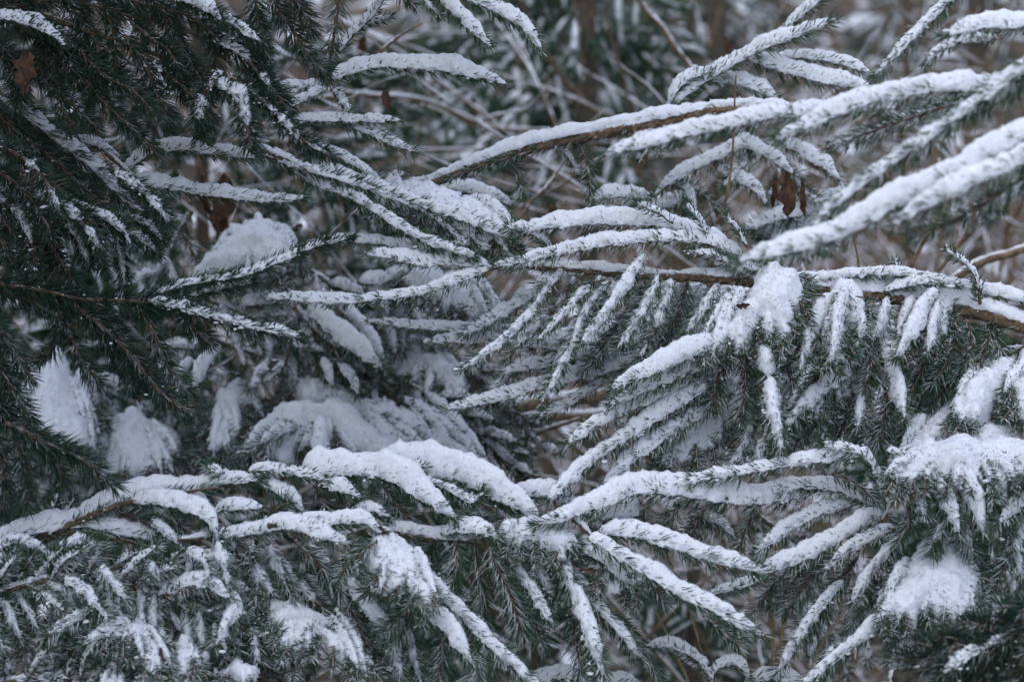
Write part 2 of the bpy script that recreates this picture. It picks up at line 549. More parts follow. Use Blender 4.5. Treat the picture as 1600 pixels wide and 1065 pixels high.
def pad(mb, poly, d, H, slope=.9, seed=5, holes=0.0, step=2.6, rough=1.0, nb=None):
    """a pillow of snow lying on the spray behind it: outline in pixels, real thickness H (m), sloping up and away"""
    P = np.array(poly, float)
    Q = np.vstack([P, P[:1]])
    x0, y0 = P.min(0) - 8; x1, y1 = P.max(0) + 8
    xs = np.arange(x0, x1 + step, step); ys = np.arange(y0, y1 + step, step)
    X, Y = np.meshgrid(xs, ys)
    g = np.stack([X.ravel(), Y.ravel()], 1)
    ins = np.zeros(len(g), bool); D = np.full(len(g), 1e9)
    for a, b in zip(Q[:-1], Q[1:]):
        ab = b - a
        t = np.clip(((g - a) @ ab) / (ab @ ab + 1e-9), 0, 1)
        D = np.minimum(D, np.hypot(*(g - a - t[:, None] * ab).T))
        c = (a[1] > g[:, 1]) != (b[1] > g[:, 1])
        xi = a[0] + (g[:, 1] - a[1]) * (b[0] - a[0]) / (b[1] - a[1] + 1e-12)
        ins ^= c & (g[:, 0] < xi)
    D = np.where(ins, D, -D) + 2.5
    mpp = K * d
    g3 = np.stack([g[:, 0], g[:, 1], g[:, 0] * 0], 1)
    D = D + noise(g3, 30, seed) * 8 * rough + noise(g3, 12, seed + 1) * 6 * rough + noise(g3, 5, seed + 9) * 2 * rough
    if holes:
        D = D - np.clip(noise(g3, 34, seed + 7) - (1 - holes), 0, 1) * 60
    W = max(8.0, H / mpp * 1.9)
    u = np.clip(D / W, 0, 1)
    h = np.sqrt(np.clip(1 - (1 - u) ** 2, 0, 1)) * H
    cy = P[:, 1].mean()
    base = at(g[:, 0], g[:, 1], d - slope * (g[:, 1] - cy) * mpp)
    nrm = unit(np.array([0, -1.0, slope * .9 + .25]))
    lum = 1 + .40 * noise(base * np.array([1, .6, .6]), .045, seed + 2) + .14 * noise(base, .018, seed + 3)
    sink = np.clip(-D, 0, 12) * mpp
    F = base + nrm * (h * lum)[:, None] - nrm * sink[:, None]
    F = F + nrm * ((noise(base, .006, seed + 4) * .0020 + noise(base, .003, seed + 6) * .0008) * (u > 0))[:, None]
    B = base - nrm * (h * .25 + .0006)[:, None] - nrm * sink[:, None]
    nx, ny = len(xs), len(ys)
    i = np.arange(ny - 1)[:, None] * nx; j = np.arange(nx - 1)[None]
    f = np.stack([i + j, i + nx + j, i + nx + j + 1, i + j + 1], -1).reshape(-1, 4)
    keep = (D[f].max(1) > 0)
    f = f[keep]
    n = len(F)
    # rim
    e = np.vstack([f[:, [0, 1]], f[:, [1, 2]], f[:, [2, 3]], f[:, [3, 0]]])
    key = e[:, 0] * n + e[:, 1]; rev = e[:, 1] * n + e[:, 0]
    e = e[~np.isin(key, rev)]
    rim = np.stack([e[:, 1], e[:, 0], e[:, 0] + n, e[:, 1] + n], 1)
    V = np.vstack([F, B])
    F4 = np.vstack([f, f[:, ::-1] + n, rim])
    us, inv = np.unique(F4, return_inverse=True)
    mb.add(V[us], None, inv.reshape(F4.shape))
    rs = np.random.RandomState(seed + 900)
    grains(mb, F, (D > 0) * 1.0, np.ones(len(F)), rs, int((D > 0).sum() * (.16 if step < 4 else .08)))
    if nb is None: return
    # the tips of the spray the snow lies on
    for a, b in zip(Q[:-1], Q[1:]):
        e = b - a; L = np.hypot(*e)
        o = np.array([e[1], -e[0]]) / (L + 1e-9)
        if o @ ((a + b) / 2 - P.mean(0)) < 0: o = -o
        if o[1] < -.35: continue
        for i in range(max(1, int(L / 9))):
            c = a + e * rs.rand()
            v = unit(o + np.array([rs.uniform(-.5, .5), .45]))
            l = rs.uniform(10, 28)
            if rs.rand() < .25: c = c - o * rs.uniform(0, 14)
            pts = np.array([c - v * 16, c, c + v * l * .5, c + v * l + np.array([0, 3])])
            dd = d - slope * (pts[:, 1] - cy) * mpp + rs.uniform(-H * .55 - .002, .012)
            C, _ = smooth_path(at(pts[:, 0], pts[:, 1], dd), .004)
            T, S, V_ = frames(C)
            tube(nb[0], C, .0014, 4)
            needles(nb[1], C, T, S, V_, rs.uniform(13, 18) * mpp, int(l * 2.2) + 16, rs)

def build_dsl(text):
    cur = None
    def flush():
        if cur is None: return
        b = cur
        rs = np.random.RandomState(len(b['label']) * 31 + int(b['d'] * 100))
        d = b['d']; far = b['far']
        dens = b['dens']
        mn = {'n': M_NEED, 'd': M_NDARK, 'f': M_NFAR, 'h': M_NFROST}[b['mat']]
        first = b['stems'][0][1][0] if b['stems'] else b['shoots'][0][0][0]
        o = at(first[0], first[1], d)
        r = root('spruce_bough', o, b['label'], 'branch', 'snow covered spruce boughs')
        mbs = (MB(), MB(), MB()) if far else None
        pads = MB(); pn = (MB(), MB())
        for rad, pts, s, tw in b['stems']:
            C, L = px_path(pts, d, tw, .004)
            u = np.linspace(0, 1, len(C))
            mw = mbs[0] if far else MB()
            C = C + np.stack([noise(C, .06, q) for q in range(3)], 1) * .0015
            tube(mw, C, rad * K * d * (1 - (.8 if rad < 10 else .45) * u), 8, .30, .005)
            if not far:
                so_ = mw.build('stem', M_TWIG, r)
            if rad >= 6 and not far:
                T, S, V = frames(C)
                mq = MB()
                needles(mq, C, T, S, V, 15 * K * d, int(L / (K * d) * .8), rs)
                mq.build('needles', mn, so_, smooth=False, origin=r['_o'])['kind'] = 'stuff'
            if s > 0:
                T, S, V = frames(C)
                ms_ = mbs[2] if far else MB()
                snow_tube(ms_, C + V * rad * K * d * .6, T, S, V, max(rad * 1.9, 8) * K * d, s, .1, rs, 14, 3)
                if not far: ms_.build('snow', M_SNOW, so_, origin=r['_o'])
        for poly, H, sl, ho, dz in b['pads']:
            # the twigs the pillow rests on, each with its own roll of snow
            Pq = np.array(poly, float); lo, hi = Pq.min(0), Pq.max(0); cc = Pq.mean(0); hh = hi[1] - lo[1]
            Qq = np.vstack([Pq, Pq[:1]])
            for a_, b_ in zip(Qq[:-1], Qq[1:]):
                Lq = np.hypot(*(b_ - a_))
                for i in range(int(Lq / 30 + rs.rand() * .8)):
                    e_ = a_ + (b_ - a_) * rs.rand()
                    if e_[1] < lo[1] + .45 * hh: continue
                    s_ = np.array([cc[0] + .42 * (e_[0] - cc[0]) + rs.uniform(-6, 6), lo[1] + hh * rs.uniform(.12, .4)])
                    v_ = (e_ - s_) / (np.hypot(*(e_ - s_)) + 1e-6)
                    e_ = e_ + v_ * rs.uniform(2, 12)
                    if np.hypot(*(e_ - s_)) < 25: continue
                    m_ = (s_ + e_) / 2 + np.array([0, -.06 * np.hypot(*(e_ - s_))])
                    pp = []
                    for q_, ex in ((s_, .25), (m_, .5), (e_, .3)):
                        pp.append((q_[0], q_[1], dz - sl * (q_[1] - cc[1]) * K * d - H * ex))
                    b['shoots'].append((pp, rs.uniform(14, 19), rs.uniform(.55, 1.0), rs.uniform(.05, .25), 0, 0))
        for poly, H, sl, ho, dz in b['pads']:
            pad(pads, poly, d + dz, H, sl, seed=len(poly) + int(poly[0][0]), holes=ho, step=2.6 if not far else 5.0, nb=pn)
        for pts, R, s, p, tw, dz in b['shoots']:
            make_shoot(r, pts, d, R, s, p, tw, dz, mn, M_SNOW, far, dens, mbs)
        if far:
            if mbs[0].n: mbs[0].build('stem', M_TWIG, r)
            if mbs[1].n: mbs[1].build('needles', mn, r, smooth=False)['kind'] = 'stuff'
            if mbs[2].n: mbs[2].build('snow', M_SNOW, r)
        if pads.n:
            pads.build('snow_pillow', M_SNOW, r)
            if pn[0].n:
                q = pn[0].build('side_twigs', M_TWIG, r); q['kind'] = 'stuff'
                q = pn[1].build('needles', mn, q, smooth=False, origin=r['_o']); q['kind'] = 'stuff'
    for line in text.strip().splitlines():
        line = line.split('#')[0].strip()
        if not line: continue
        k, rest = line.split(' ', 1)
        if k == 'bough':
            flush()
            h, lab = rest.split('|')
            t = h.split()
            cur = dict(d=float(t[0]), mat=t[1], far='far' in t, dens=1.5, stems=[], shoots=[], pads=[], label=lab.strip())
            for q in t:
                if q.startswith('dens'): cur['dens'] = float(q[4:])
        elif k == 'stem':       # stem radius snow tw : pts
            h, pt = rest.split(':')
            t = [float(x) for x in h.split()]
            cur['stems'].append((t[0], pts_of(pt), t[1], t[2] if len(t) > 2 else 0))
        elif k == 's':          # s R snow patch toward [dz] : pts
            h, pt = rest.split(':')
            t = [float(x) for x in h.split()]
            cur['shoots'].append((pts_of(pt), t[0], t[1], t[2], t[3], t[4] if len(t) > 4 else 0))
        elif k == 'pad':        # pad H slope holes dz : poly
            h, pt = rest.split(':')
            t = [float(x) for x in h.split()]
            cur['pads'].append((pts_of(pt), t[0] * .001, t[1], t[2], t[3]))
        elif k == 'auto':       # auto len spacing R snow patch toward stemradius side angle dz : pts
            h, pt = rest.split(':')
            t = [float(x) for x in h.split()]
            st = pts_of(pt)
            rs = np.random.RandomState(int(sum(a + b for a, b in [q[:2] for q in st])) % 99991)
            side = t[7] if len(t) > 7 else 0
            ang = t[8] if len(t) > 8 else 48
            dz0 = t[9] if len(t) > 9 else 0
            stz = [(q[0], q[1], (q[2] if len(q) > 2 else 0) + dz0) for q in st]
            cur['stems'].append((t[6], stz, t[3] * .8 if t[3] > .3 else 0, 0))
            # the stem's own needled tip
            cur['shoots'].append((st[-2:] if len(st) < 3 else st[-3:], t[2], t[3], t[4], 0, dz0))
            for pts, R, s, p, tw, dz, f in auto_shoots(st, t[0], t[1], t[2], t[3], t[4], t[5], rs, ang, side):
                cur['shoots'].append((pts, R, s, p, tw, dz + dz0))
    flush()

FRONT = '''
# ---------------- upper left, dark boughs near the camera
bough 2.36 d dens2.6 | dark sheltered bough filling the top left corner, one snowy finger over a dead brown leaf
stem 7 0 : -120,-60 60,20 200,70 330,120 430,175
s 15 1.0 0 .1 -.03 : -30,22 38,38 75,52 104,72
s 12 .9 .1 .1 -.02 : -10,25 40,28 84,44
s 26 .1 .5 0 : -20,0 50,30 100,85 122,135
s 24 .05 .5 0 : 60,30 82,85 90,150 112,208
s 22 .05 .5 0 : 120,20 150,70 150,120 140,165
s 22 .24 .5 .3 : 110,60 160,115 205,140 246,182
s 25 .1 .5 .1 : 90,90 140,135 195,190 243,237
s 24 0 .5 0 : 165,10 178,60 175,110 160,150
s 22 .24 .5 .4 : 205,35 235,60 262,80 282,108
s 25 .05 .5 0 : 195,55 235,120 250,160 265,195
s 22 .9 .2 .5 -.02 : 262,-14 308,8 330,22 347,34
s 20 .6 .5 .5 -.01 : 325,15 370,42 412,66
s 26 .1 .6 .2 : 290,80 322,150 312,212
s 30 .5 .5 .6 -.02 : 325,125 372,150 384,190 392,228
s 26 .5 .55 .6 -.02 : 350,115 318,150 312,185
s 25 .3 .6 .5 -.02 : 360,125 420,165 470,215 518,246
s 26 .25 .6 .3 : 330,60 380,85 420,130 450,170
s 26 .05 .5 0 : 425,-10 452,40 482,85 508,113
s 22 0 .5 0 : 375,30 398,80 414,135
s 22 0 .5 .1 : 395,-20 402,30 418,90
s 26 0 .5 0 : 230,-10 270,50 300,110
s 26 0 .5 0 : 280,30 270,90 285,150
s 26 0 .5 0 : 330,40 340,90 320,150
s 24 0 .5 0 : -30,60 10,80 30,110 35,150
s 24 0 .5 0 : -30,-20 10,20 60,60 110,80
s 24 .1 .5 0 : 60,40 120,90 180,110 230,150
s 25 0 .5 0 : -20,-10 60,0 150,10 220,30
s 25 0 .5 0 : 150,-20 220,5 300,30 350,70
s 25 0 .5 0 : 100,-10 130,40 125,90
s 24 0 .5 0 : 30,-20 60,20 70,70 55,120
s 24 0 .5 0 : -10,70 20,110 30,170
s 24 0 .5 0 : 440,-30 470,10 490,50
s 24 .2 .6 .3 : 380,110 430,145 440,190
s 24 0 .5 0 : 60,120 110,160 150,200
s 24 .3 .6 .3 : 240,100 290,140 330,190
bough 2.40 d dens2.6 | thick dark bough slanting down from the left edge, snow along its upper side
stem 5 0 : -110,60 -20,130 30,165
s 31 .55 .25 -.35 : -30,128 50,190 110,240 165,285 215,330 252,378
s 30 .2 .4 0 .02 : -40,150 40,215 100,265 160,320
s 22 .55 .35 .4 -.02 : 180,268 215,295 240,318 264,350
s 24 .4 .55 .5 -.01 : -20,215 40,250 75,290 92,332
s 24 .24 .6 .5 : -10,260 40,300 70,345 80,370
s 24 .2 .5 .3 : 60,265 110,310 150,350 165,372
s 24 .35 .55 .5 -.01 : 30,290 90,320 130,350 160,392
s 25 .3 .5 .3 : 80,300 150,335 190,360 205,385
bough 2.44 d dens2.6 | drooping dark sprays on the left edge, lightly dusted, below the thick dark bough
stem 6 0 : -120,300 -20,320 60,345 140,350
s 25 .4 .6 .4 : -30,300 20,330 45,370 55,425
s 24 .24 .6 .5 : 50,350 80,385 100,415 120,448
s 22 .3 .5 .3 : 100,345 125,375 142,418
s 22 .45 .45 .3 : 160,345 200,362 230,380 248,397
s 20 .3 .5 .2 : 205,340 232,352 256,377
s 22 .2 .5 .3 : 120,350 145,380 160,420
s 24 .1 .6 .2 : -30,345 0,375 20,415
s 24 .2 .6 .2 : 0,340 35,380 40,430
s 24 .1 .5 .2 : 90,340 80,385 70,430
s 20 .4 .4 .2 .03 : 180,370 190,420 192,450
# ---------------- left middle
bough 2.40 d dens2.6 | dark bough reaching in from the left edge with one snowy finger pointing right
stem 6 0 : -120,425 -20,440 60,455 150,468 240,474
s 28 .24 .55 .1 : -40,436 60,452 130,466 200,470 300,478
s 22 .65 .1 .1 -.02 : 225,468 300,488 380,508 430,518 470,526
s 26 .1 .5 .2 -.01 : 205,465 238,515 262,570 300,628
s 29 .24 .6 .3 : 95,455 155,505 210,565 255,620 306,652
s 22 0 .5 .1 : 85,460 95,500 85,540 58,566
s 25 0 .5 .1 : 90,475 112,530 130,570 152,592
s 25 .15 .5 .1 : 130,480 170,540 195,580 212,612
s 25 .2 .5 .1 : 150,478 190,530 215,580 235,602
s 26 .3 .5 .2 .02 : 160,490 215,560 240,600 262,632
s 24 .1 .5 .2 : 300,478 290,500 320,530 330,540
s 25 0 .5 0 : -20,445 40,470 90,500 100,530
s 18 .45 .15 .1 -.01 : 245,462 300,442 380,430 450,405 500,385 548,374
s 20 .3 .4 0 .01 : 250,470 320,455 400,440
bough 2.34 d dens2.6 | darkest sprays at the left edge hanging over the snowy pillows
stem 7 0 : -120,470 -40,500 0,560 20,640
s 27 0 .5 0 : -30,480 10,530 30,560 48,592
s 28 .1 .5 0 : -40,520 0,580 25,620 50,658
s 28 0 .5 0 : -40,600 30,655 70,690 115,712
s 28 .1 .5 0 -.01 : 10,660 70,690 130,715 178,758
s 25 0 .5 0 : 20,680 34,720 38,750 42,790
s 26 0 .5 0 : -40,650 -5,700 5,750 8,800
s 26 0 .5 0 : -30,560 -10,620 10,660
s 24 0 .5 0 : 60,700 90,725 100,755
# ---------------- upright twig and its fingers, top centre left
bough 2.56 n | bare brown upright twig at the top, snowy fingers spreading from its foot
stem 5 0 : 534,-80 528,0 518,70 512,138
s 21 .06 .5 0 : 532,-60 525,10 519,70 513,125
s 16 1.35 0 .15 -.02 : 520,122 560,112 600,106 680,108 740,118 792,134
s 15 .9 .2 .2 : 530,85 552,55 580,25 612,-18
s 13 .9 .2 .2 .02 : 535,60 575,35 610,25
s 12 1.1 .1 .1 : 452,192 500,190 560,190 627,190
s 18 .7 .3 .2 .01 : 520,185 570,205 610,222 652,238
s 14 1.0 .1 .3 : 510,140 480,152 455,165 440,172
s 15 .7 .3 .2 : 515,140 530,152 545,175
s 14 1.0 .2 .2 .01 : 480,225 520,240 560,262 600,285
s 12 1.1 .1 .1 .02 : 505,130 470,135 430,130
bough 2.50 n | snow topped fingers dropping from the top edge, centre left of the blurred trunk
stem 6 .6 : 560,-90 640,-40 700,-15
s 19 1.0 .1 .1 : 660,-40 720,-8 780,22 820,48 846,82
s 18 .8 .4 .5 : 670,-30 700,10 730,38 768,72
s 18 .2 .4 .1 : 590,-40 620,-10 650,12
s 18 .3 .4 .1 : 640,-40 665,0 690,25
s 18 .7 .4 .1 : 560,-40 600,-20 640,-5
# ---------------- long diagonal pair
bough 2.52 n | pair of long fingers slanting down from left to the middle of the picture
stem 5 .8 : 395,230 440,248 480,265
s 19 .34 .2 -.1 : 395,236 470,262 540,284 600,305 665,335 755,398
s 21 .55 .15 .1 .02 : 440,252 500,290 560,318 620,352 690,386 745,402
s 18 1.1 0 .1 .03 : 500,270 580,290 660,320 730,345 790,372
bough 2.46 n | straight snow capped finger pointing right under the dark left bough, brown underside
stem 4 .6 : 165,240 190,262 215,285
s 18 1.05 0 .1 : 205,282 290,300 390,312 440,312 476,306
s 17 1.0 .2 .2 .01 : 190,275 228,246 290,236 345,246
s 17 .8 .3 .2 .02 : 300,238 350,240 400,246
s 15 .5 .3 .1 .02 : 110,215 150,225 190,245
'''

MIDDLE = '''
# ---------------- the long branch across the middle
bough 2.54 n dens1.6 | long brown stemmed branch across the middle, tip at the centre, sprays hanging from it
stem 12 .9 : 1720,540 1600,511 1533,490 1432,473 1340,458 1250,448 1178,443 1061,431
stem 7.5 .7 : 1075,433 969,430 868,421 767,420
s 16 1.3 0 .1 -.01 : 770,420 720,412 660,412 610,404 572,398
s 15 1.0 0 .1 -.02 : 765,422 720,440 650,462 560,470 480,470 411,468
s 17 1.25 0 .2 -.01 : 1160,398 1090,378 1030,374 960,382 880,396 820,408 770,414
s 17 1.3 0 .2 .02 : 1140,385 1060,358 960,350 880,352 800,362
s 17 .9 .2 .4 -.01 : 862,392 840,370 815,358 790,352
s 13 1.0 .2 .2 .02 : 860,402 780,392 730,385 690,384
s 12 1.1 .1 .1 .02 : 660,395 600,382 540,378 478,381
s 14 .5 .3 .3 -.02 : 1052,348 1030,334 1010,326 992,318
s 14 .4 .3 .2 -.02 : 1106,372 1092,345 1078,328 1066,312
s 14 .4 .3 .2 -.02 : 1168,385 1152,360 1140,345 1134,332
s 15 .7 .3 .3 : 1190,440 1150,420 1110,400 1075,395
s 16 .8 .2 .2 : 1240,440 1190,425 1130,408
s 17 .6 .35 .5 -.02 : 880,424 850,460 820,500 780,538 722,580
s 17 .4 .4 .4 -.02 : 940,432 900,468 865,505 838,532
s 19 .5 .45 .5 -.01 : 955,440 915,490 895,540 870,590 848,632
s 20 .8 .4 .6 -.03 : 1008,398 975,450 945,495 908,540
s 24 .35 .5 .4 -.02 : 1030,430 1010,470 990,510 965,550
s 22 .4 .5 .4 -.01 : 1050,435 1035,480 1018,525 1000,560
s 22 .4 .4 .4 -.01 : 1120,445 1105,470 1085,500 1068,520
s 22 .4 .4 .4 : 1150,450 1120,485 1090,520 1060,545
s 22 .1 .4 .2 .02 : 1000,435 960,470 930,500
s 18 .5 .4 .3 .01 : 985,430 940,470 905,500
s 20 .2 .4 .2 .02 : 1075,440 1060,490 1040,530
s 22 .3 .45 .3 .04 : 900,430 870,480 820,530 790,560
s 22 .3 .45 .3 .04 : 960,436 930,490 880,550 860,585
s 22 .3 .45 .3 .05 : 1010,438 980,500 940,550 915,580
s 22 .3 .45 .3 .05 : 1060,440 1045,500 1010,550 985,590
s 22 .3 .45 .3 .05 : 1100,445 1080,500 1045,545 1020,575
s 20 .9 .3 .3 .06 : 860,430 820,470 770,500 720,525
s 22 .2 .45 .3 .05 : 1030,440 1000,480 960,520 930,560
s 22 .5 .45 .3 .06 : 1090,450 1060,520 1020,580 980,620
s 12 .8 .3 .2 .01 : 1330,452 1380,440 1430,438
s 13 1.2 .1 .1 0 : 1250,440 1330,432 1400,428 1460,436 1520,450
s 13 1.2 .1 .1 .01 : 1420,450 1500,450 1560,462 1640,478
s 13 .9 .3 .1 -.01 : 1380,455 1430,445 1470,446
s 11 .4 .3 0 : 1408,430 1402,415 1394,405
s 15 .35 .3 .1 -.02 : 1533,475 1528,440 1512,412 1478,388
bough 2.62 n | level snow topped fingers pointing left behind the hanging sprays of the middle branch
stem 4 .7 : 1040,560 990,558 940,556
s 14 1.0 0 .1 : 800,520 740,515 660,512 570,502
s 16 1.1 0 .1 : 960,556 880,546 780,538 658,534
s 16 1.1 0 .1 -.02 : 960,560 900,560 840,572 778,582
s 19 1.15 0 .2 -.03 : 1000,565 900,592 820,615 760,630 698,638
s 18 .7 .3 .3 -.01 : 1010,560 940,600 890,630 842,652
s 18 .5 .4 .3 : 840,540 820,560 790,590 760,610
# ---------------- the big sprays hanging right of centre
bough 2.48 n dens1.7 | big drooping spray right of centre under a thick pillow of snow
stem 1.5 0 : 1290,462 1240,455 1200,470 1160,520
s 22 1.1 .05 .4 -.01 : 1200,470 1150,528 1090,550 1030,578 955,606
s 22 1.0 .1 .4 0 : 1180,530 1100,572 1020,602 950,632
s 22 1.0 .1 .4 .01 : 1150,560 1060,605 980,640 885,690
s 21 1.0 .1 .4 0 : 1120,590 1030,650 940,705 858,782
s 22 .9 .1 .4 .02 : 1150,600 1090,650 1010,700 940,762
s 24 .8 .4 .6 -.02 : 1180,520 1200,580 1208,640 1222,702
s 26 0 .4 .3 : 1160,530 1165,590 1155,660
s 26 0 .4 .3 : 1140,540 1120,600 1110,640
s 26 .05 .4 .3 : 1200,520 1222,560 1240,605
s 26 .05 .4 .3 .01 : 1100,570 1085,620 1060,670
s 24 .1 .4 .3 .01 : 1050,590 1040,640 1010,690
s 24 .1 .4 .3 .02 : 1000,620 985,660 960,700
s 24 .2 .4 .3 : 1240,470 1255,520 1235,570
s 24 .3 .4 .3 .02 : 1180,640 1160,700 1130,740
s 24 .4 .4 .3 .02 : 1230,640 1190,700 1180,760
pad 26 .8 0 -.015 : 1212,420 1250,430 1256,470 1240,505 1228,535 1200,522 1182,518 1160,545 1140,535 1118,555 1090,548 1128,515 1160,478 1185,440
pad 22 1.0 .1 .06 : 1120,585 1165,565 1170,640 1130,680 1080,715 1035,722 1050,680 1090,630
bough 2.50 n dens1.7 | hanging spray covered in split tongues of snow, second from the thick pillow
stem 1.5 0 : 1350,464 1325,462 1305,480
s 22 1.1 .2 .6 -.01 : 1322,450 1312,490 1304,530 1296,568
s 22 .9 .3 .6 : 1305,465 1275,505 1262,540 1250,580
s 22 .7 .4 .5 : 1330,470 1345,510 1335,550
s 24 .1 .3 .3 .01 : 1290,520 1280,570 1262,620
s 24 .1 .3 .3 .01 : 1340,520 1360,560 1350,610
pad 18 .9 .15 -.01 : 1312,440 1345,462 1340,498 1322,512 1312,560 1296,570 1286,535 1268,520 1262,500 1285,470
bough 2.53 n dens1.7 | broad hanging spray with a wide patch of snow narrowing to a tip
stem 1.5 0 : 1400,470 1385,480 1375,530
s 20 .9 .3 .5 -.01 : 1388,470 1378,505 1360,530
s 22 1.0 .2 .6 -.01 : 1368,530 1392,570 1402,610 1414,655
s 24 1.0 .2 .6 : 1350,540 1310,590 1270,625 1228,668
s 24 .8 .4 .6 : 1350,560 1345,610 1340,670
s 24 .3 .4 .4 : 1330,580 1300,630 1285,690
s 26 .1 .4 .4 : 1370,580 1385,630 1372,695
s 26 .1 .4 .4 .01 : 1300,600 1262,650 1240,700
s 26 0 .4 .4 .02 : 1340,600 1320,660 1300,700
s 24 0 .4 .4 .02 : 1270,620 1230,680 1200,720
s 24 0 .4 .3 .01 : 1400,600 1390,650 1340,690
pad 16 1.0 .25 -.005 : 1375,515 1400,545 1405,590 1392,600 1350,585 1330,620 1300,625 1262,655 1240,650 1290,600 1330,555
bough 2.53 n dens1.8 | dark hanging spray with short snowy upper lobes near the right end of the middle branch
stem 1.5 0 : 1500,480 1470,480 1450,520
s 20 1.1 .2 .5 -.02 : 1468,455 1440,490 1418,530 1398,562
s 20 1.0 .2 .5 -.02 : 1470,470 1458,510 1448,548
s 26 0 .4 .3 : 1480,490 1490,540 1460,600
s 26 0 .4 .3 : 1460,520 1440,570 1420,620
s 26 0 .4 .3 .01 : 1470,550 1440,620 1408,680
s 25 0 .4 .3 .01 : 1510,500 1520,540 1490,590
s 25 0 .4 .2 .02 : 1540,500 1560,540 1570,570
s 25 0 .4 .2 .01 : 1500,500 1470,560 1440,590
s 22 .7 .4 .5 .02 : 1450,580 1430,620 1400,665
s 22 .2 .4 .5 .02 : 1560,490 1540,540 1530,580
s 22 .2 .4 .5 .02 : 1490,560 1480,600 1450,640
pad 14 .9 .1 -.01 : 1455,440 1480,455 1478,500 1462,540 1445,540 1440,510 1418,545 1400,545 1418,500
# ---------------- foreground, out of focus, upper right
bough 2.02 n | nearest blurred finger with a bare brown underside crossing the upper right
stem 6 0 : 1700,30 1600,112 1560,150
s 30 .6 0 -.05 -.05 : 1640,85 1560,135 1500,180 1440,222 1350,285 1262,365
bough 1.94 n | thickest blurred snow covered finger reaching down from the right edge to the middle branch
stem 6 .8 : 1750,120 1660,190 1600,225
s 28 1.35 0 0 : 1660,190 1580,230 1500,275 1400,322 1280,380 1152,412
s 27 1.25 0 0 -.05 : 1680,210 1600,252 1530,285 1460,318 1392,348
s 30 .1 .3 0 .03 : 1660,230 1580,290 1500,340 1420,370
s 26 .6 .3 .3 .08 : 1660,270 1600,290 1560,320 1540,350
bough 2.04 n | two level blurred fingers along the top right, snow piled high on both
stem 6 .9 : 1750,90 1640,125 1560,140
s 25 1.2 0 0 : 1600,130 1520,142 1440,146 1370,160 1290,190 1212,220
s 22 1.2 0 .05 .05 : 1400,168 1330,172 1240,180 1120,200 1040,220 943,242
s 26 .1 .3 0 .05 : 1540,150 1470,170 1400,190 1340,215
s 22 .6 .4 .1 .1 : 1500,160 1420,185 1350,215 1290,235
s 28 1.1 0 0 -.05 : 1680,70 1620,115 1560,150 1500,190
bough 2.12 n | short blurred finger at the top right corner edge with a thinner twig under it
stem 5 .6 : 1720,10 1640,28 1600,40
s 20 1.2 0 .1 : 1660,30 1600,42 1540,44 1472,58
s 16 .8 .1 .1 .05 : 1560,60 1500,66 1465,80 1445,100
s 20 .6 .2 .1 .1 : 1530,-40 1490,-5 1440,45 1400,85 1366,118
# ---------------- upper right, a little behind the focus
bough 2.72 n | slanting finger rising to the top right with a brown stem showing through its needles
stem 5 .5 : 1000,260 1040,190 1062,158
s 19 1.1 .1 .1 : 1050,168 1100,128 1160,92 1230,62 1306,32
s 17 .9 .1 .1 .02 : 1225,48 1262,18 1300,-16
s 17 1.2 .05 .2 : 1045,170 1062,135 1085,118 1112,112
s 19 1.2 .05 .1 .01 : 1170,96 1230,116 1290,132 1366,142
s 15 1.2 .05 .1 .03 : 1212,88 1260,92 1310,100 1368,118
s 18 1.1 .05 .2 .02 : 1110,128 1160,134 1190,144 1216,160
s 18 .4 .3 .1 .02 : 1040,175 1040,200 1055,230
bough 2.68 n | bare looking brown branch arching across the top centre, thin snow ridge on top
stem 11 .75 : 1240,176 1120,174 1040,190 920,213 820,235 740,262 665,290 622,294
s 12 0 .1 .1 .012 : 1060,186 960,206 860,228 760,256 672,290
s 12 .0 .3 .1 .01 : 900,220 840,232 780,250 700,280
s 16 .1 .4 0 .01 : 786,238 802,262 812,285 815,310
s 17 .1 .4 0 .01 : 908,222 918,262 922,295 926,328
s 15 .4 .4 0 .02 : 868,226 890,250 905,275
s 14 .2 .4 0 .02 : 1000,205 1020,225 1030,245
bough 2.80 n | cluster of snowy fingers and twigs behind the big blurred ones, right of top centre
stem 5 .8 : 640,282 700,300 780,306
s 17 1.3 0 .1 : 690,294 740,304 800,318
s 17 .4 .4 .1 : 700,305 745,325 790,345
s 17 1.2 .1 .2 : 1020,312 990,304 950,308 922,314
s 17 1.1 .1 .2 : 1180,218 1120,250 1060,275 1020,308
s 17 1.2 .1 .4 : 1150,215 1180,235 1212,252 1240,270
s 17 1.2 .1 .4 : 1225,225 1262,248 1290,262 1312,282
s 17 1.2 .1 .4 : 1120,262 1150,280 1180,300 1196,320
s 17 1.1 .2 .4 : 1060,282 1075,305 1090,335
s 20 .3 .4 .3 : 1180,230 1160,260 1130,290
s 20 .2 .4 .3 : 1040,290 1090,300 1130,330
s 20 .3 .4 .3 : 1240,270 1260,300 1290,320
s 18 1.2 .1 .3 .03 : 1330,300 1270,330 1210,345 1160,360
s 18 .3 .3 .3 .03 : 1200,300 1230,330 1240,365
s 18 1.0 .1 .3 .05 : 1180,350 1220,365 1280,375
s 18 1.1 .2 .3 .05 : 1100,300 1050,320 990,330
pad 14 .8 0 .03 : 1190,345 1260,335 1300,350 1270,385 1200,390
'''

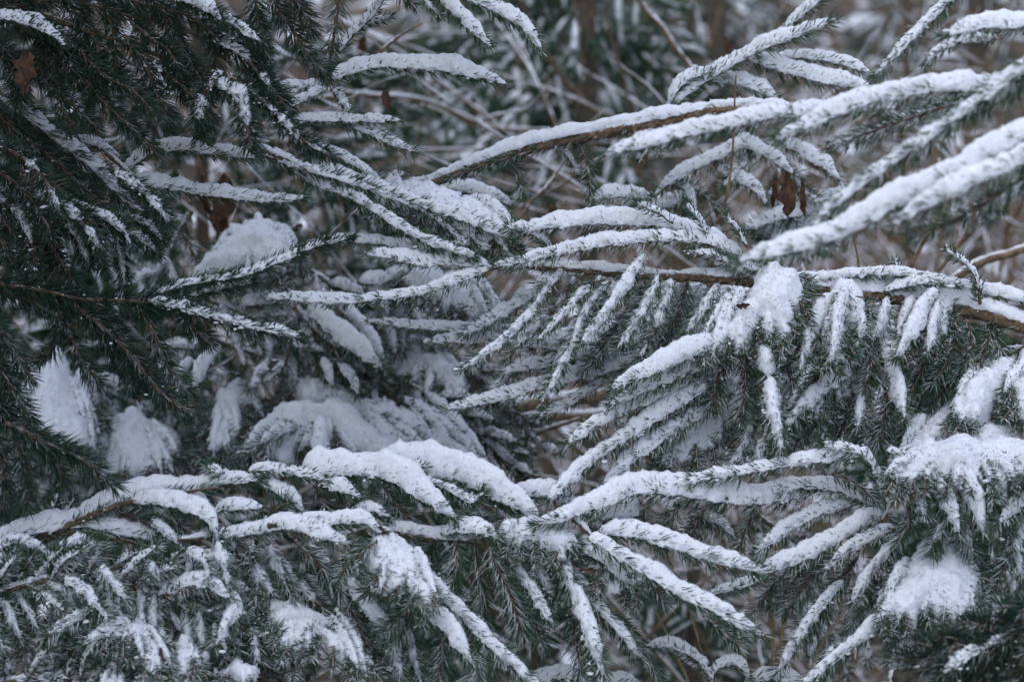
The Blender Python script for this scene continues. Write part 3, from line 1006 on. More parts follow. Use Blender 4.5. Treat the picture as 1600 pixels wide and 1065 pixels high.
LOWER = '''
# ---------------- lower left
bough 2.38 n dens1.7 | snowy ridge curving over the dark tangle in the lower left corner, forked twice
stem 9 0 : -120,905 -20,868 60,842 130,832 200,845 270,862
stem 8 0 .1 : 60,840 120,815 200,785 270,772 340,762
s 22 1.1 .05 -.1 -.01 : -30,862 20,840 70,828 130,822 190,832 235,842 290,866
s 22 1.2 0 0 0 : 110,822 160,795 205,780 262,770 310,766 345,755 405,752
s 19 1.1 .05 .3 -.01 : 205,782 262,788 312,802 332,822 342,850
s 16 1.1 .05 .1 : 255,772 300,778 332,796
s 15 1.1 .05 .1 -.01 : 325,800 360,794 412,792
s 17 .8 .2 .4 : 240,815 262,832 288,852
s 18 .8 .1 .2 -.02 : 84,875 110,852 148,842
s 18 .9 .1 .3 -.02 : -10,862 28,845 60,856 88,878
s 18 .8 .2 .3 -.02 : -30,880 0,876 30,888
s 18 .7 .3 .3 -.02 : -20,920 10,905 32,898
s 26 0 .5 .2 .02 : 180,800 230,820 260,870
s 26 0 .5 .2 .02 : 260,790 290,830 300,880
s 26 0 .5 .2 .02 : 120,830 150,860 190,880
s 24 0 .5 .2 .02 : 60,850 60,890 40,920
s 24 0 .5 .2 .02 : 20,850 10,880 -10,910
s 24 .2 .4 .1 : 400,850 415,810 452,785
s 15 .5 .4 .1 .05 : 25,825 60,810 75,800
s 18 .6 .4 .2 .08 : 75,815 85,790 92,765
s 18 .6 .4 .2 .08 : 95,810 110,790 118,775
s 17 1.0 .1 .2 -.01 : 350,738 335,735 322,728
bough 2.33 h dens1.6 | tangle of frosted needles filling the lower left corner under the forked ridge
auto 95 19 20 .5 .42 .5 6 0 60 : -120,940 -20,930 80,905 190,900 300,925
auto 90 19 20 .5 .45 .5 6 0 60 .03 : -100,1010 0,1000 100,985 200,1010
auto 80 19 20 .55 .42 .5 6 0 60 : 160,900 250,930 330,960 420,1000
auto 90 20 20 .5 .42 .5 6 0 60 : -80,1080 40,1060 160,1060 280,1070
auto 80 19 20 .55 .42 .5 5 0 60 .03 : 280,880 330,920 380,990 400,1060
auto 80 26 24 .15 .6 .5 5 0 60 .05 : 60,1040 160,1030 300,1040 440,1060
s 22 .6 .4 .5 -.03 : 100,905 135,928 150,942 172,962
s 22 .6 .4 .3 -.03 : 150,948 112,972 68,998
s 20 .5 .4 .5 -.03 : 156,882 172,905 198,936
s 22 .6 .4 .6 -.03 : 345,925 368,950 352,980 336,1010
s 22 .8 .3 .5 -.02 : 262,928 300,912 330,916 360,934
s 22 .8 .35 .6 -.02 : 290,860 320,880 330,910
s 22 .8 .35 .6 -.02 : 340,850 352,880 358,915
s 20 .5 .4 .9 -.04 : 240,880 236,886 232,896
s 22 .7 .4 .4 -.04 : 205,972 165,990 128,1008
pad 14 1.2 .3 -.05 : 150,1000 172,968 214,966 250,992 262,1035 235,1042 212,1012 180,1005
pad 15 1.2 .15 -.05 : 255,995 292,1000 320,1028 290,1050 262,1036
pad 15 1.0 .1 -.06 : 205,1080 230,1050 262,1045 300,1064 310,1085
pad 14 1.2 .2 -.05 : 158,1080 172,1032 196,1030 194,1080
pad 12 1.0 .2 -.04 : 336,1052 366,1040 396,1048 376,1064
pad 14 1.0 .45 .0 : 285,865 330,858 360,870 350,900 300,920 285,895
pad 14 1.0 .4 -.0 : 350,945 372,955 350,1000 335,1010 340,970
stem 8 0 : 60,912 110,898 160,888 215,878
# ---------------- lower middle left
bough 2.36 h dens1.8 | dark drooping fingers fanning down right, a smooth slab of snow on their left
stem 3.5 .8 : 280,842 350,838 420,830 480,835
s 20 1.1 .1 .3 -.02 : 340,838 400,830 455,822 500,836 550,852
s 24 .45 .45 .1 .01 : 430,870 487,932 530,975 566,1020
s 26 .15 .5 .05 : 460,845 520,908 558,970 584,1030
s 24 .75 .25 .3 .01 : 510,880 562,935 605,990 630,1062
s 25 .3 .4 .1 .03 : 470,880 520,950 570,1040
s 22 .4 .4 .2 .02 : 600,1000 640,1030 680,1072
s 24 .1 .4 .2 .03 : 560,990 590,1040 610,1090
s 24 .5 .5 .4 .01 : 390,850 402,890 425,930
s 24 .3 .5 .4 .01 : 420,850 440,900 455,935
s 24 .7 .45 .5 .01 : 380,860 400,900 400,950
s 26 .1 .4 .6 .02 : 440,1000 420,1040 400,1080
s 26 .1 .4 .6 .02 : 500,1020 480,1060 470,1090
s 26 .1 .4 .6 .02 : 540,1030 540,1080
s 24 .2 .4 .3 .02 : 430,970 400,990 380,1020
s 24 .45 .5 .3 .03 : 400,840 430,900 450,960 460,1010
s 24 .45 .5 .2 .03 : 480,850 530,920 560,990 590,1060
s 24 .4 .5 .2 .04 : 540,860 580,930 620,1000 650,1070
s 24 .5 .45 .3 .02 : 360,850 380,900 385,950 375,1000
pad 22 1.1 0 -.04 : 420,944 455,936 498,968 546,996 580,1036 572,1050 520,1024 486,1002 480,1030 456,1030 436,998 415,966
bough 2.40 n dens1.7 | smooth snow ridge topping the lower middle, sloping right in two waves
stem 6 .8 : 300,765 400,752 500,738
s 16 .9 .15 .1 -.02 : 388,735 430,735 470,742 514,752
s 17 1.1 .1 .2 -.01 : 395,752 430,768 455,782 474,800
s 23 1.65 0 .2 -.01 : 470,742 530,738 600,742 650,770 715,810
s 17 1.1 .1 .2 -.02 : 495,752 530,764 562,774
s 17 1.0 .1 .2 -.02 : 540,800 580,794 612,808
s 24 .2 .4 .3 .01 : 490,760 510,790 530,805
s 16 .2 .4 -.2 -.02 : 545,806 560,785 584,766
s 13 .7 .3 0 -.02 : 525,742 560,722 588,712
s 25 .1 .4 .3 .02 : 600,760 620,790 640,810
bough 2.42 n dens1.7 | thick rounded snow wave falling right toward the centre of the lower branches
stem 6 .8 : 480,735 560,735 600,738
s 28 1.75 0 .2 0 : 590,740 660,740 730,752 790,782 845,812
s 20 .3 .3 .3 -.03 : 670,752 700,765 735,782 756,768
s 20 1.5 0 .1 0 : 790,778 850,776 905,788
s 24 .2 .4 .3 : 690,770 730,800 760,812
s 14 .8 .3 0 -.02 : 640,735 655,728 668,730
bough 2.32 n dens1.8 | long straight snowy finger running diagonally to the bottom edge, with a swollen snowy start
stem 6 1 : 420,820 500,815 560,825
s 24 1.05 .05 .05 0 : 570,828 612,852 662,908 712,952 765,1008 820,1055 850,1085
s 20 1.1 .05 .3 -.02 : 640,930 668,956 702,985 740,1034
s 18 1.1 .05 .1 -.01 : 488,828 535,815 570,815 600,835
s 26 .05 .4 .4 -.01 : 665,935 632,960 600,985
s 26 .05 .4 .4 : 660,945 640,975 612,1005
s 22 .2 .4 .6 -.03 : 560,860 545,880 530,905
s 22 .1 .4 .6 -.03 : 590,845 570,860 565,880
s 25 .2 .4 .3 : 690,990 690,1030 680,1070
s 24 .2 .4 .3 : 740,1010 745,1050 740,1080
s 24 .3 .4 .3 : 610,900 590,920 570,925
s 22 .3 .4 .3 .03 : 640,985 650,1030 660,1070
pad 22 .8 .1 -.035 : 572,880 590,840 618,838 650,866 682,925 668,955 640,918 596,915
bough 2.38 n dens1.9 | broken orange brown twig end with needled fingers hanging straight down beside it
stem 5 0 : 585,820 620,832 680,842 760,848 830,850
s 17 1.0 .1 0 0 : 590,820 650,832 705,838 765,836
s 20 1.1 .1 .3 -.01 : 690,835 725,828 760,832 780,845
s 27 .15 .4 .1 -.01 : 712,845 714,880 710,910 706,946
s 30 .05 .4 .05 -.02 : 765,850 785,900 802,945 822,998
s 26 0 .4 .05 0 : 742,850 750,910 756,985
s 18 1.0 .15 .3 0 : 785,860 812,895 838,935 866,975
s 22 .6 .3 .2 .01 : 830,870 855,915 875,950
s 26 .7 .4 .5 -.01 : 870,865 892,910 915,965 942,1055
s 23 .55 .3 .1 -.01 : 885,880 920,930 960,978 1004,1026
s 22 .2 .4 .2 : 900,885 950,905 992,928
s 26 .1 .4 .1 .02 : 680,845 660,880 650,900
s 24 .1 .4 .1 .03 : 800,900 830,960 850,1010
s 22 .05 .4 .1 .03 : 960,960 1000,1010 1030,1065
s 24 .2 .4 .3 .04 : 890,960 900,1010 910,1050
s 24 .3 .4 .3 .05 : 690,900 720,960 730,1010
pad 18 .7 .05 -.01 : 775,830 800,812 830,806 862,822 898,850 880,866 845,852 800,852
pad 18 .9 .1 -.0 : 895,846 940,856 985,886 1008,922 965,920 925,895
pad 14 .9 .3 -.0 : 870,870 895,868 905,905 895,940 880,905
# ---------------- lower centre to right, long level ridge
bough 2.44 n dens1.8 | long level snow ridge joining the lower centre to the right, brown tips under its edge
stem 7 .9 : 1280,760 1200,775 1100,775 1000,770 940,800
s 24 1.25 .05 .3 -.01 : 1260,778 1172,784 1109,780 1047,770 994,768 935,790 880,808 838,818
s 23 1.1 .1 .4 -.02 : 960,795 985,800 962,808 900,800
s 24 .2 .35 .4 : 1010,790 1000,815 985,835
s 24 .15 .35 .4 : 1060,790 1040,815 1020,830
s 24 .15 .35 .4 : 1100,795 1090,815 1080,835
s 18 .1 .3 .1 : 1184,785 1168,820 1152,860
s 18 .9 .3 .3 .02 : 1076,800 1120,815 1152,838
s 24 .1 .35 .3 .02 : 960,815 945,835 925,838
s 22 .2 .35 .3 .02 : 1130,795 1110,820 1070,835
bough 2.36 n dens1.8 | two parallel snowy fingers slanting down right from a knot below the level ridge
stem 5 .8 : 880,800 905,820 922,838
s 23 1.25 0 .1 0 : 935,830 994,838 1062,858 1140,882 1206,896
s 22 1.0 .05 .1 -.03 : 918,842 984,882 1047,922 1125,962 1195,994
s 22 1.1 .1 .3 .01 : 895,850 940,872 985,915
s 22 .2 .4 .3 .02 : 990,880 1020,910 1040,945
s 22 .2 .4 .3 .0 : 1100,960 1130,985 1160,1010
s 16 .9 .2 .2 .02 : 1104,932 1150,918 1195,902
# ---------------- lower right
bough 2.42 n dens1.7 | whorl of fingers pointing left from one knot at the lower right, reddish needle bases
stem 5 .6 : 1380,815 1386,795 1378,770
s 20 .7 .25 .1 -.02 : 1380,782 1368,740 1345,708 1300,698 1282,692
s 20 .95 0 .1 -.02 : 1350,712 1290,720 1180,736 1100,748 1036,762
s 19 1.1 0 .1 .01 : 1372,790 1310,768 1240,764 1150,778 1062,790
s 22 1.2 0 .2 0 : 1378,800 1330,830 1262,868 1200,890 1180,898
s 20 1.1 0 .2 .02 : 1340,785 1270,806 1215,840 1178,866
s 20 .9 .1 .3 0 : 1398,822 1343,852 1287,892
s 20 .9 .2 .4 0 : 1408,835 1365,888 1333,942
s 20 .7 .3 .3 0 : 1320,908 1264,972 1212,1052
s 17 .1 .3 .1 0 : 1225,895 1195,930 1170,962
s 26 .1 .4 .2 .02 : 1300,860 1260,910 1225,960
s 26 .1 .4 .2 .02 : 1340,870 1300,930 1260,1000
s 26 0 .4 .2 .02 : 1390,860 1360,920 1330,980
s 26 0 .4 .2 .02 : 1410,850 1400,900 1370,940
s 24 .1 .4 .2 .02 : 1250,890 1220,930 1200,950
s 24 .1 .4 .2 .02 : 1380,800 1400,840 1410,880
s 18 .2 .4 .2 -.01 : 1300,740 1340,760 1372,785
bough 2.36 n dens1.7 | smooth bulging pad of snow over hanging fingers near the bottom right corner
stem 6 .6 : 1640,800 1560,830 1480,850 1440,900
s 20 1.1 0 .2 0 : 1445,905 1427,930 1348,998 1250,1072
s 20 1.0 .1 .3 0 : 1440,955 1410,1020 1392,1070
s 18 .05 .4 .1 0 : 1382,975 1392,1010 1390,1042
s 20 .1 .4 .3 -.02 : 1468,828 1462,850 1455,868
s 20 .1 .4 .3 -.02 : 1500,830 1508,850 1515,862
s 24 .1 .4 .3 .02 : 1520,900 1530,940 1500,980
s 24 .1 .4 .3 .02 : 1480,950 1500,985 1480,1010
s 24 .2 .4 .2 0 : 1565,780 1578,855 1548,928
s 24 .3 .4 .2 0 : 1600,800 1590,860 1600,910
s 22 .2 .4 .2 .02 : 1540,800 1530,850 1545,890
s 22 .4 .4 .2 .02 : 1300,1010 1290,1040 1270,1060
pad 26 .8 0 -.01 : 1415,885 1438,850 1465,835 1510,850 1530,880 1532,940 1500,968 1455,962 1425,975 1395,968 1368,972 1385,930
bough 2.34 n dens1.7 | row of fat snow fingers hanging off a wide snowy spray at the right
stem 7 .5 : 1680,700 1600,710 1500,715 1420,720 1385,745
s 23 1.5 0 .4 0 : 1385,755 1418,766 1438,788 1446,806
s 23 1.6 0 .4 0 : 1415,738 1456,758 1482,795 1499,832
s 23 1.6 0 .4 0 : 1466,728 1506,766 1526,798 1537,832
s 22 1.5 0 .4 0 : 1525,735 1552,752 1572,790
s 20 1.2 0 .4 0 : 1640,775 1600,785 1560,815
s 15 .7 .3 0 .01 : 1384,702 1422,708 1454,724
s 20 1.1 .05 .4 .01 : 1440,745 1470,775 1478,812
s 20 1.1 .05 .4 .01 : 1585,745 1590,780 1580,815
s 22 .3 .4 .3 0 : 1480,800 1470,830 1458,860
s 22 .3 .4 .3 0 : 1510,810 1512,840 1520,862
s 22 .3 .4 .3 .01 : 1555,790 1560,820 1550,850
s 24 .1 .4 .3 .01 : 1420,790 1420,820 1400,850
s 24 .1 .4 .3 .01 : 1585,740 1590,770 1600,800
pad 24 .9 .05 .0 : 1382,738 1400,715 1440,698 1500,690 1560,688 1660,690 1660,750 1580,748 1540,760 1500,752 1460,750 1420,765
bough 2.56 n | steep bank of snow at the right edge, small dark needle holes in it
stem 9 0 : 1700,490 1600,545 1545,575 1496,612 1422,690 1390,720
auto 60 40 20 .1 .4 .3 6 0 50 .08 : 1680,560 1600,620 1500,690
pad 34 1.1 .1 -.05 : 1395,724 1425,692 1460,655 1490,628 1512,648 1508,690 1480,722 1440,735
pad 36 1.2 .1 -.05 : 1486,640 1515,600 1548,568 1590,556 1598,590 1575,625 1540,650 1505,660
pad 36 1.2 .1 -.06 : 1570,600 1610,545 1700,530 1700,640 1640,660 1590,650
pad 34 1.1 .1 -.08 : 1490,700 1520,665 1570,650 1610,668 1620,715 1570,735 1515,738
pad 34 1.1 .1 -.08 : 1600,690 1640,650 1700,640 1700,740 1630,735
s 16 1.0 .1 .1 .02 : 1530,575 1447,630 1345,708
s 16 1.0 .1 .1 .0 : 1545,590 1470,650 1390,712
s 16 .8 .1 .1 .04 : 1600,545 1560,560 1500,600
s 20 .3 .4 .3 -.06 : 1600,640 1575,650 1560,668
s 18 .2 .4 .3 -.05 : 1505,625 1520,640 1530,655
s 18 .3 .4 .3 -.06 : 1470,680 1490,690 1505,704
s 18 .3 .4 .3 -.06 : 1640,590 1610,600 1590,615
s 20 .3 .4 .3 -.03 : 1620,720 1590,722 1570,735
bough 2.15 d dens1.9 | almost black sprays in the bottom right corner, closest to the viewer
auto 75 30 26 .06 .5 .2 6 0 40 : 1760,880 1620,960 1530,1000 1420,1035
auto 70 30 26 .15 .5 .2 6 0 40 : 1760,960 1640,1010 1540,1050 1460,1090
s 28 .3 .5 .3 : 1600,985 1500,1030 1460,1060
# ---------------- bottom edge small things
bough 2.50 n dens1.7 | small curled finger at the bottom edge among dry stalks, snow on its back
stem 4 0 : 1130,1120 1120,1080 1114,1060
s 18 .8 .2 .2 : 1114,1062 1088,1030 1058,1014 1030,1008 1003,1018
s 15 .9 .2 .2 : 1112,1072 1122,1042 1150,1034 1170,1058
s 17 1.2 0 .1 : 815,1075 860,1062 890,1058 920,1066
s 18 1.2 0 .1 : 1160,1070 1210,1060 1270,1078
s 18 1.2 0 .1 : 920,1085 960,1068 1010,1075
'''

BEHIND = '''
bough 2.95 n dens1.6 | snow pillow with a narrow tongue under the level fingers, left of centre
s 22 .2 .4 .3 .02 : 620,560 600,610 585,650
s 22 .2 .4 .3 .02 : 650,590 625,640 615,680
s 22 .2 .4 .3 .02 : 690,600 700,650 690,690
s 22 .3 .4 .3 .02 : 710,600 745,650 760,690
s 22 .4 .4 .3 .02 : 620,540 570,560 560,600
s 22 .4 .4 .3 .03 : 720,620 780,660 820,700
s 20 .5 .4 .3 .02 : 720,560 770,600 800,640
s 20 .2 .4 .3 -.03 : 590,520 600,560 590,600
pad 34 1.0 .05 0 : 616,545 640,532 672,545 705,575 738,618 712,640 690,612 668,602 664,655 650,652 642,602 612,580
bough 2.88 n dens1.5 | sweeping arches of smooth snow low in the left centre, one bright stub standing out
auto 80 34 20 .2 .5 .3 6 0 50 .05 : 400,640 500,640 620,690 760,760
auto 80 34 20 .2 .5 .3 6 0 50 .05 : 480,600 420,660 360,740
auto 80 34 20 .2 .5 .3 6 0 50 .06 : 440,590 560,620 700,660 820,740
s 20 1.3 0 .9 -.16 : 500,655 502,690 506,722
s 22 .4 .4 .4 -.08 : 470,665 430,680 385,710
s 22 .1 .4 .4 -.06 : 470,690 460,720 450,745
s 20 .05 .4 .3 -.06 : 540,690 550,715 550,745
pad 34 1.0 .05 0 : 440,598 474,588 513,601 552,622 592,633 650,648 700,678 775,738 745,745 690,720 640,690 590,670 552,655 510,632 470,625
pad 34 1.0 0 -.05 : 378,712 397,685 429,640 487,630 523,628 560,645 605,680 650,708 725,752 640,748 565,722 539,700 513,680 487,680 440,735 410,728 447,672 413,690
bough 2.88 n dens1.5 | upright tongue of snow on foliage left of the sweeping arches
auto 60 26 20 .3 .5 .4 4 0 50 .05 : 380,570 350,640 330,740
pad 26 1.0 .15 0 : 342,618 380,605 398,625 370,650 374,690 352,712 326,710 336,650
s 20 .8 .3 .4 : 420,560 405,590 390,610
s 20 .9 .3 .4 : 345,540 320,570 300,605
s 20 .6 .3 .4 : 445,562 430,580 408,596
s 20 .8 .3 .4 : 300,560 280,590 275,630
bough 2.88 n dens1.5 | diagonal snow loaded finger behind the left centre gap, lumpy on top
auto 60 28 20 .3 .5 .4 4 0 50 .04 : 460,480 520,540 600,600
s 22 1.25 .05 .5 0 : 480,482 526,525 560,548 595,572
s 16 1.2 .1 .5 .02 : 530,480 570,520 600,560
s 18 1.1 .1 .4 0 : 500,560 512,585 520,605
s 18 .6 .4 .4 0 : 520,560 550,590 560,620
s 22 .1 .4 .4 .02 : 520,540 540,580 560,610
bough 2.88 n dens1.5 | tall pointed snow pillow in the left gap below the dark sprays
auto 60 28 20 .2 .5 .4 5 0 50 .06 : 90,560 90,640 60,740
pad 30 1.1 0 0 : 20,650 48,600 75,572 92,552 108,590 136,630 152,675 146,700 120,712 80,700 30,690
bough 2.88 n dens1.5 | rounded snow pillow with lobed lower edge, above the forked ridge at the left
auto 70 28 20 .3 .5 .4 5 0 50 .06 : 220,620 220,690 200,780
pad 26 1.1 .1 0 : 140,735 165,690 195,650 212,640 238,660 268,682 278,715 262,735 215,748 170,752
bough 2.88 n dens1.4 | smooth mound of snow above the dark left bough, beside a torn brown stump
auto 70 30 20 .4 .5 .4 5 0 50 .08 : 470,350 400,400 310,440
auto 70 30 20 .4 .5 .4 5 0 50 .1 : 300,330 260,400 230,470
pad 38 .9 0 0 : 306,430 335,398 366,356 404,342 448,364 468,395 455,425 390,428 345,436
bough 2.88 n dens1.4 | bright snow bank behind the long diagonal fingers in the upper centre
pad 26 .8 0 -.3 : 560,292 620,284 680,296 730,312 775,330 805,358 796,388 750,388 700,368 650,345 600,325
pad 20 .8 0 -.15 : 620,440 660,420 720,440 775,470 790,500 740,498 690,480
auto 60 30 20 .8 .3 .4 4 0 50 .04 : 560,300 660,330 780,380
auto 60 30 20 .8 .3 .4 4 0 50 .04 : 560,440 660,450 800,500
bough 2.80 n dens1.5 | layered snowy sprays in the left centre gap between the dark bough and the snow arches
auto 72.25 26 20 0.59 .45 .5 4 0 36 0.12 : 330,470 400,500 470,550 520,620
auto 72.25 26 20 0.59 .45 .5 4 0 36 0.16 : 600,480 560,540 520,590 460,640
auto 68.0 26 20 0.49 .45 .5 4 0 36 0.14 : 230,520 280,570 310,640 320,720
auto 68.0 26 20 0.49 .45 .5 4 0 36 0.17 : 480,420 540,460 620,500 700,560
bough 2.86 n dens1.5 | frosted sprays joining the two rounded pillows at the far left
auto 68.0 26 20 0.56 .45 .5 4 0 36 0.12 : -30,560 40,600 80,660 100,750
auto 68.0 26 20 0.56 .45 .5 4 0 36 0.15 : 130,560 160,620 170,690 160,770
auto 68.0 26 20 0.56 .45 .5 4 0 36 0.15 : 260,610 290,660 300,720 290,780
auto 68.0 26 20 0.56 .45 .5 4 0 36 0.17 : -30,700 40,740 100,770 160,800
bough 2.80 n dens1.5 | sloping snowy layers between the snow arches and the pillow with the narrow tongue
auto 72.25 28 20 0.59 .45 .5 4 0 36 0.12 : 640,600 700,640 760,690 830,750
auto 68.0 28 20 0.49 .45 .5 4 0 36 0.15 : 560,640 600,690 660,730 740,760
auto 68.0 28 20 0.35 .45 .5 4 0 36 0.16 : 700,560 760,600 800,650 850,700
bough 2.72 n dens1.5 | snowy sprays showing in the gap under the whorl of fingers, lower right
auto 72.25 28 20 0.49 .45 .5 4 0 36 0.12 : 1180,800 1240,850 1270,920 1280,1000
auto 72.25 28 20 0.49 .45 .5 4 0 36 0.16 : 1420,880 1380,940 1330,1000 1290,1060
auto 72.25 28 20 0.49 .45 .5 4 0 36 0.16 : 1600,880 1560,930 1520,980 1490,1040
auto 72.25 28 20 0.35 .45 .5 4 0 36 0.16 : 640,860 680,920 730,980 780,1050
bough 2.85 n dens1.5 | wide snow patch behind the hanging sprays of the middle branch
pad 24 1.0 .05 -.19 : 1000,470 1040,450 1070,480 1060,530 1020,560 990,545 1010,510
pad 22 1.0 .05 -.15 : 860,520 910,500 965,515 975,545 930,570 880,560
pad 24 1.0 .05 -.17 : 1262,600 1300,565 1340,560 1330,610 1290,650 1250,670 1225,660
pad 22 1.0 .05 -.17 : 1100,470 1140,450 1160,480 1130,530 1095,540
auto 80 30 20 .8 .3 .4 4 0 50 .05 : 1100,440 1040,500 960,580
auto 80 30 20 .9 .3 .4 4 0 50 .05 : 1320,480 1260,560 1200,660
auto 80 30 20 .9 .3 .4 4 0 50 .05 : 1420,500 1360,600 1280,720
auto 80 30 20 .9 .3 .4 4 0 50 .08 : 1240,560 1140,640 1040,720
'''
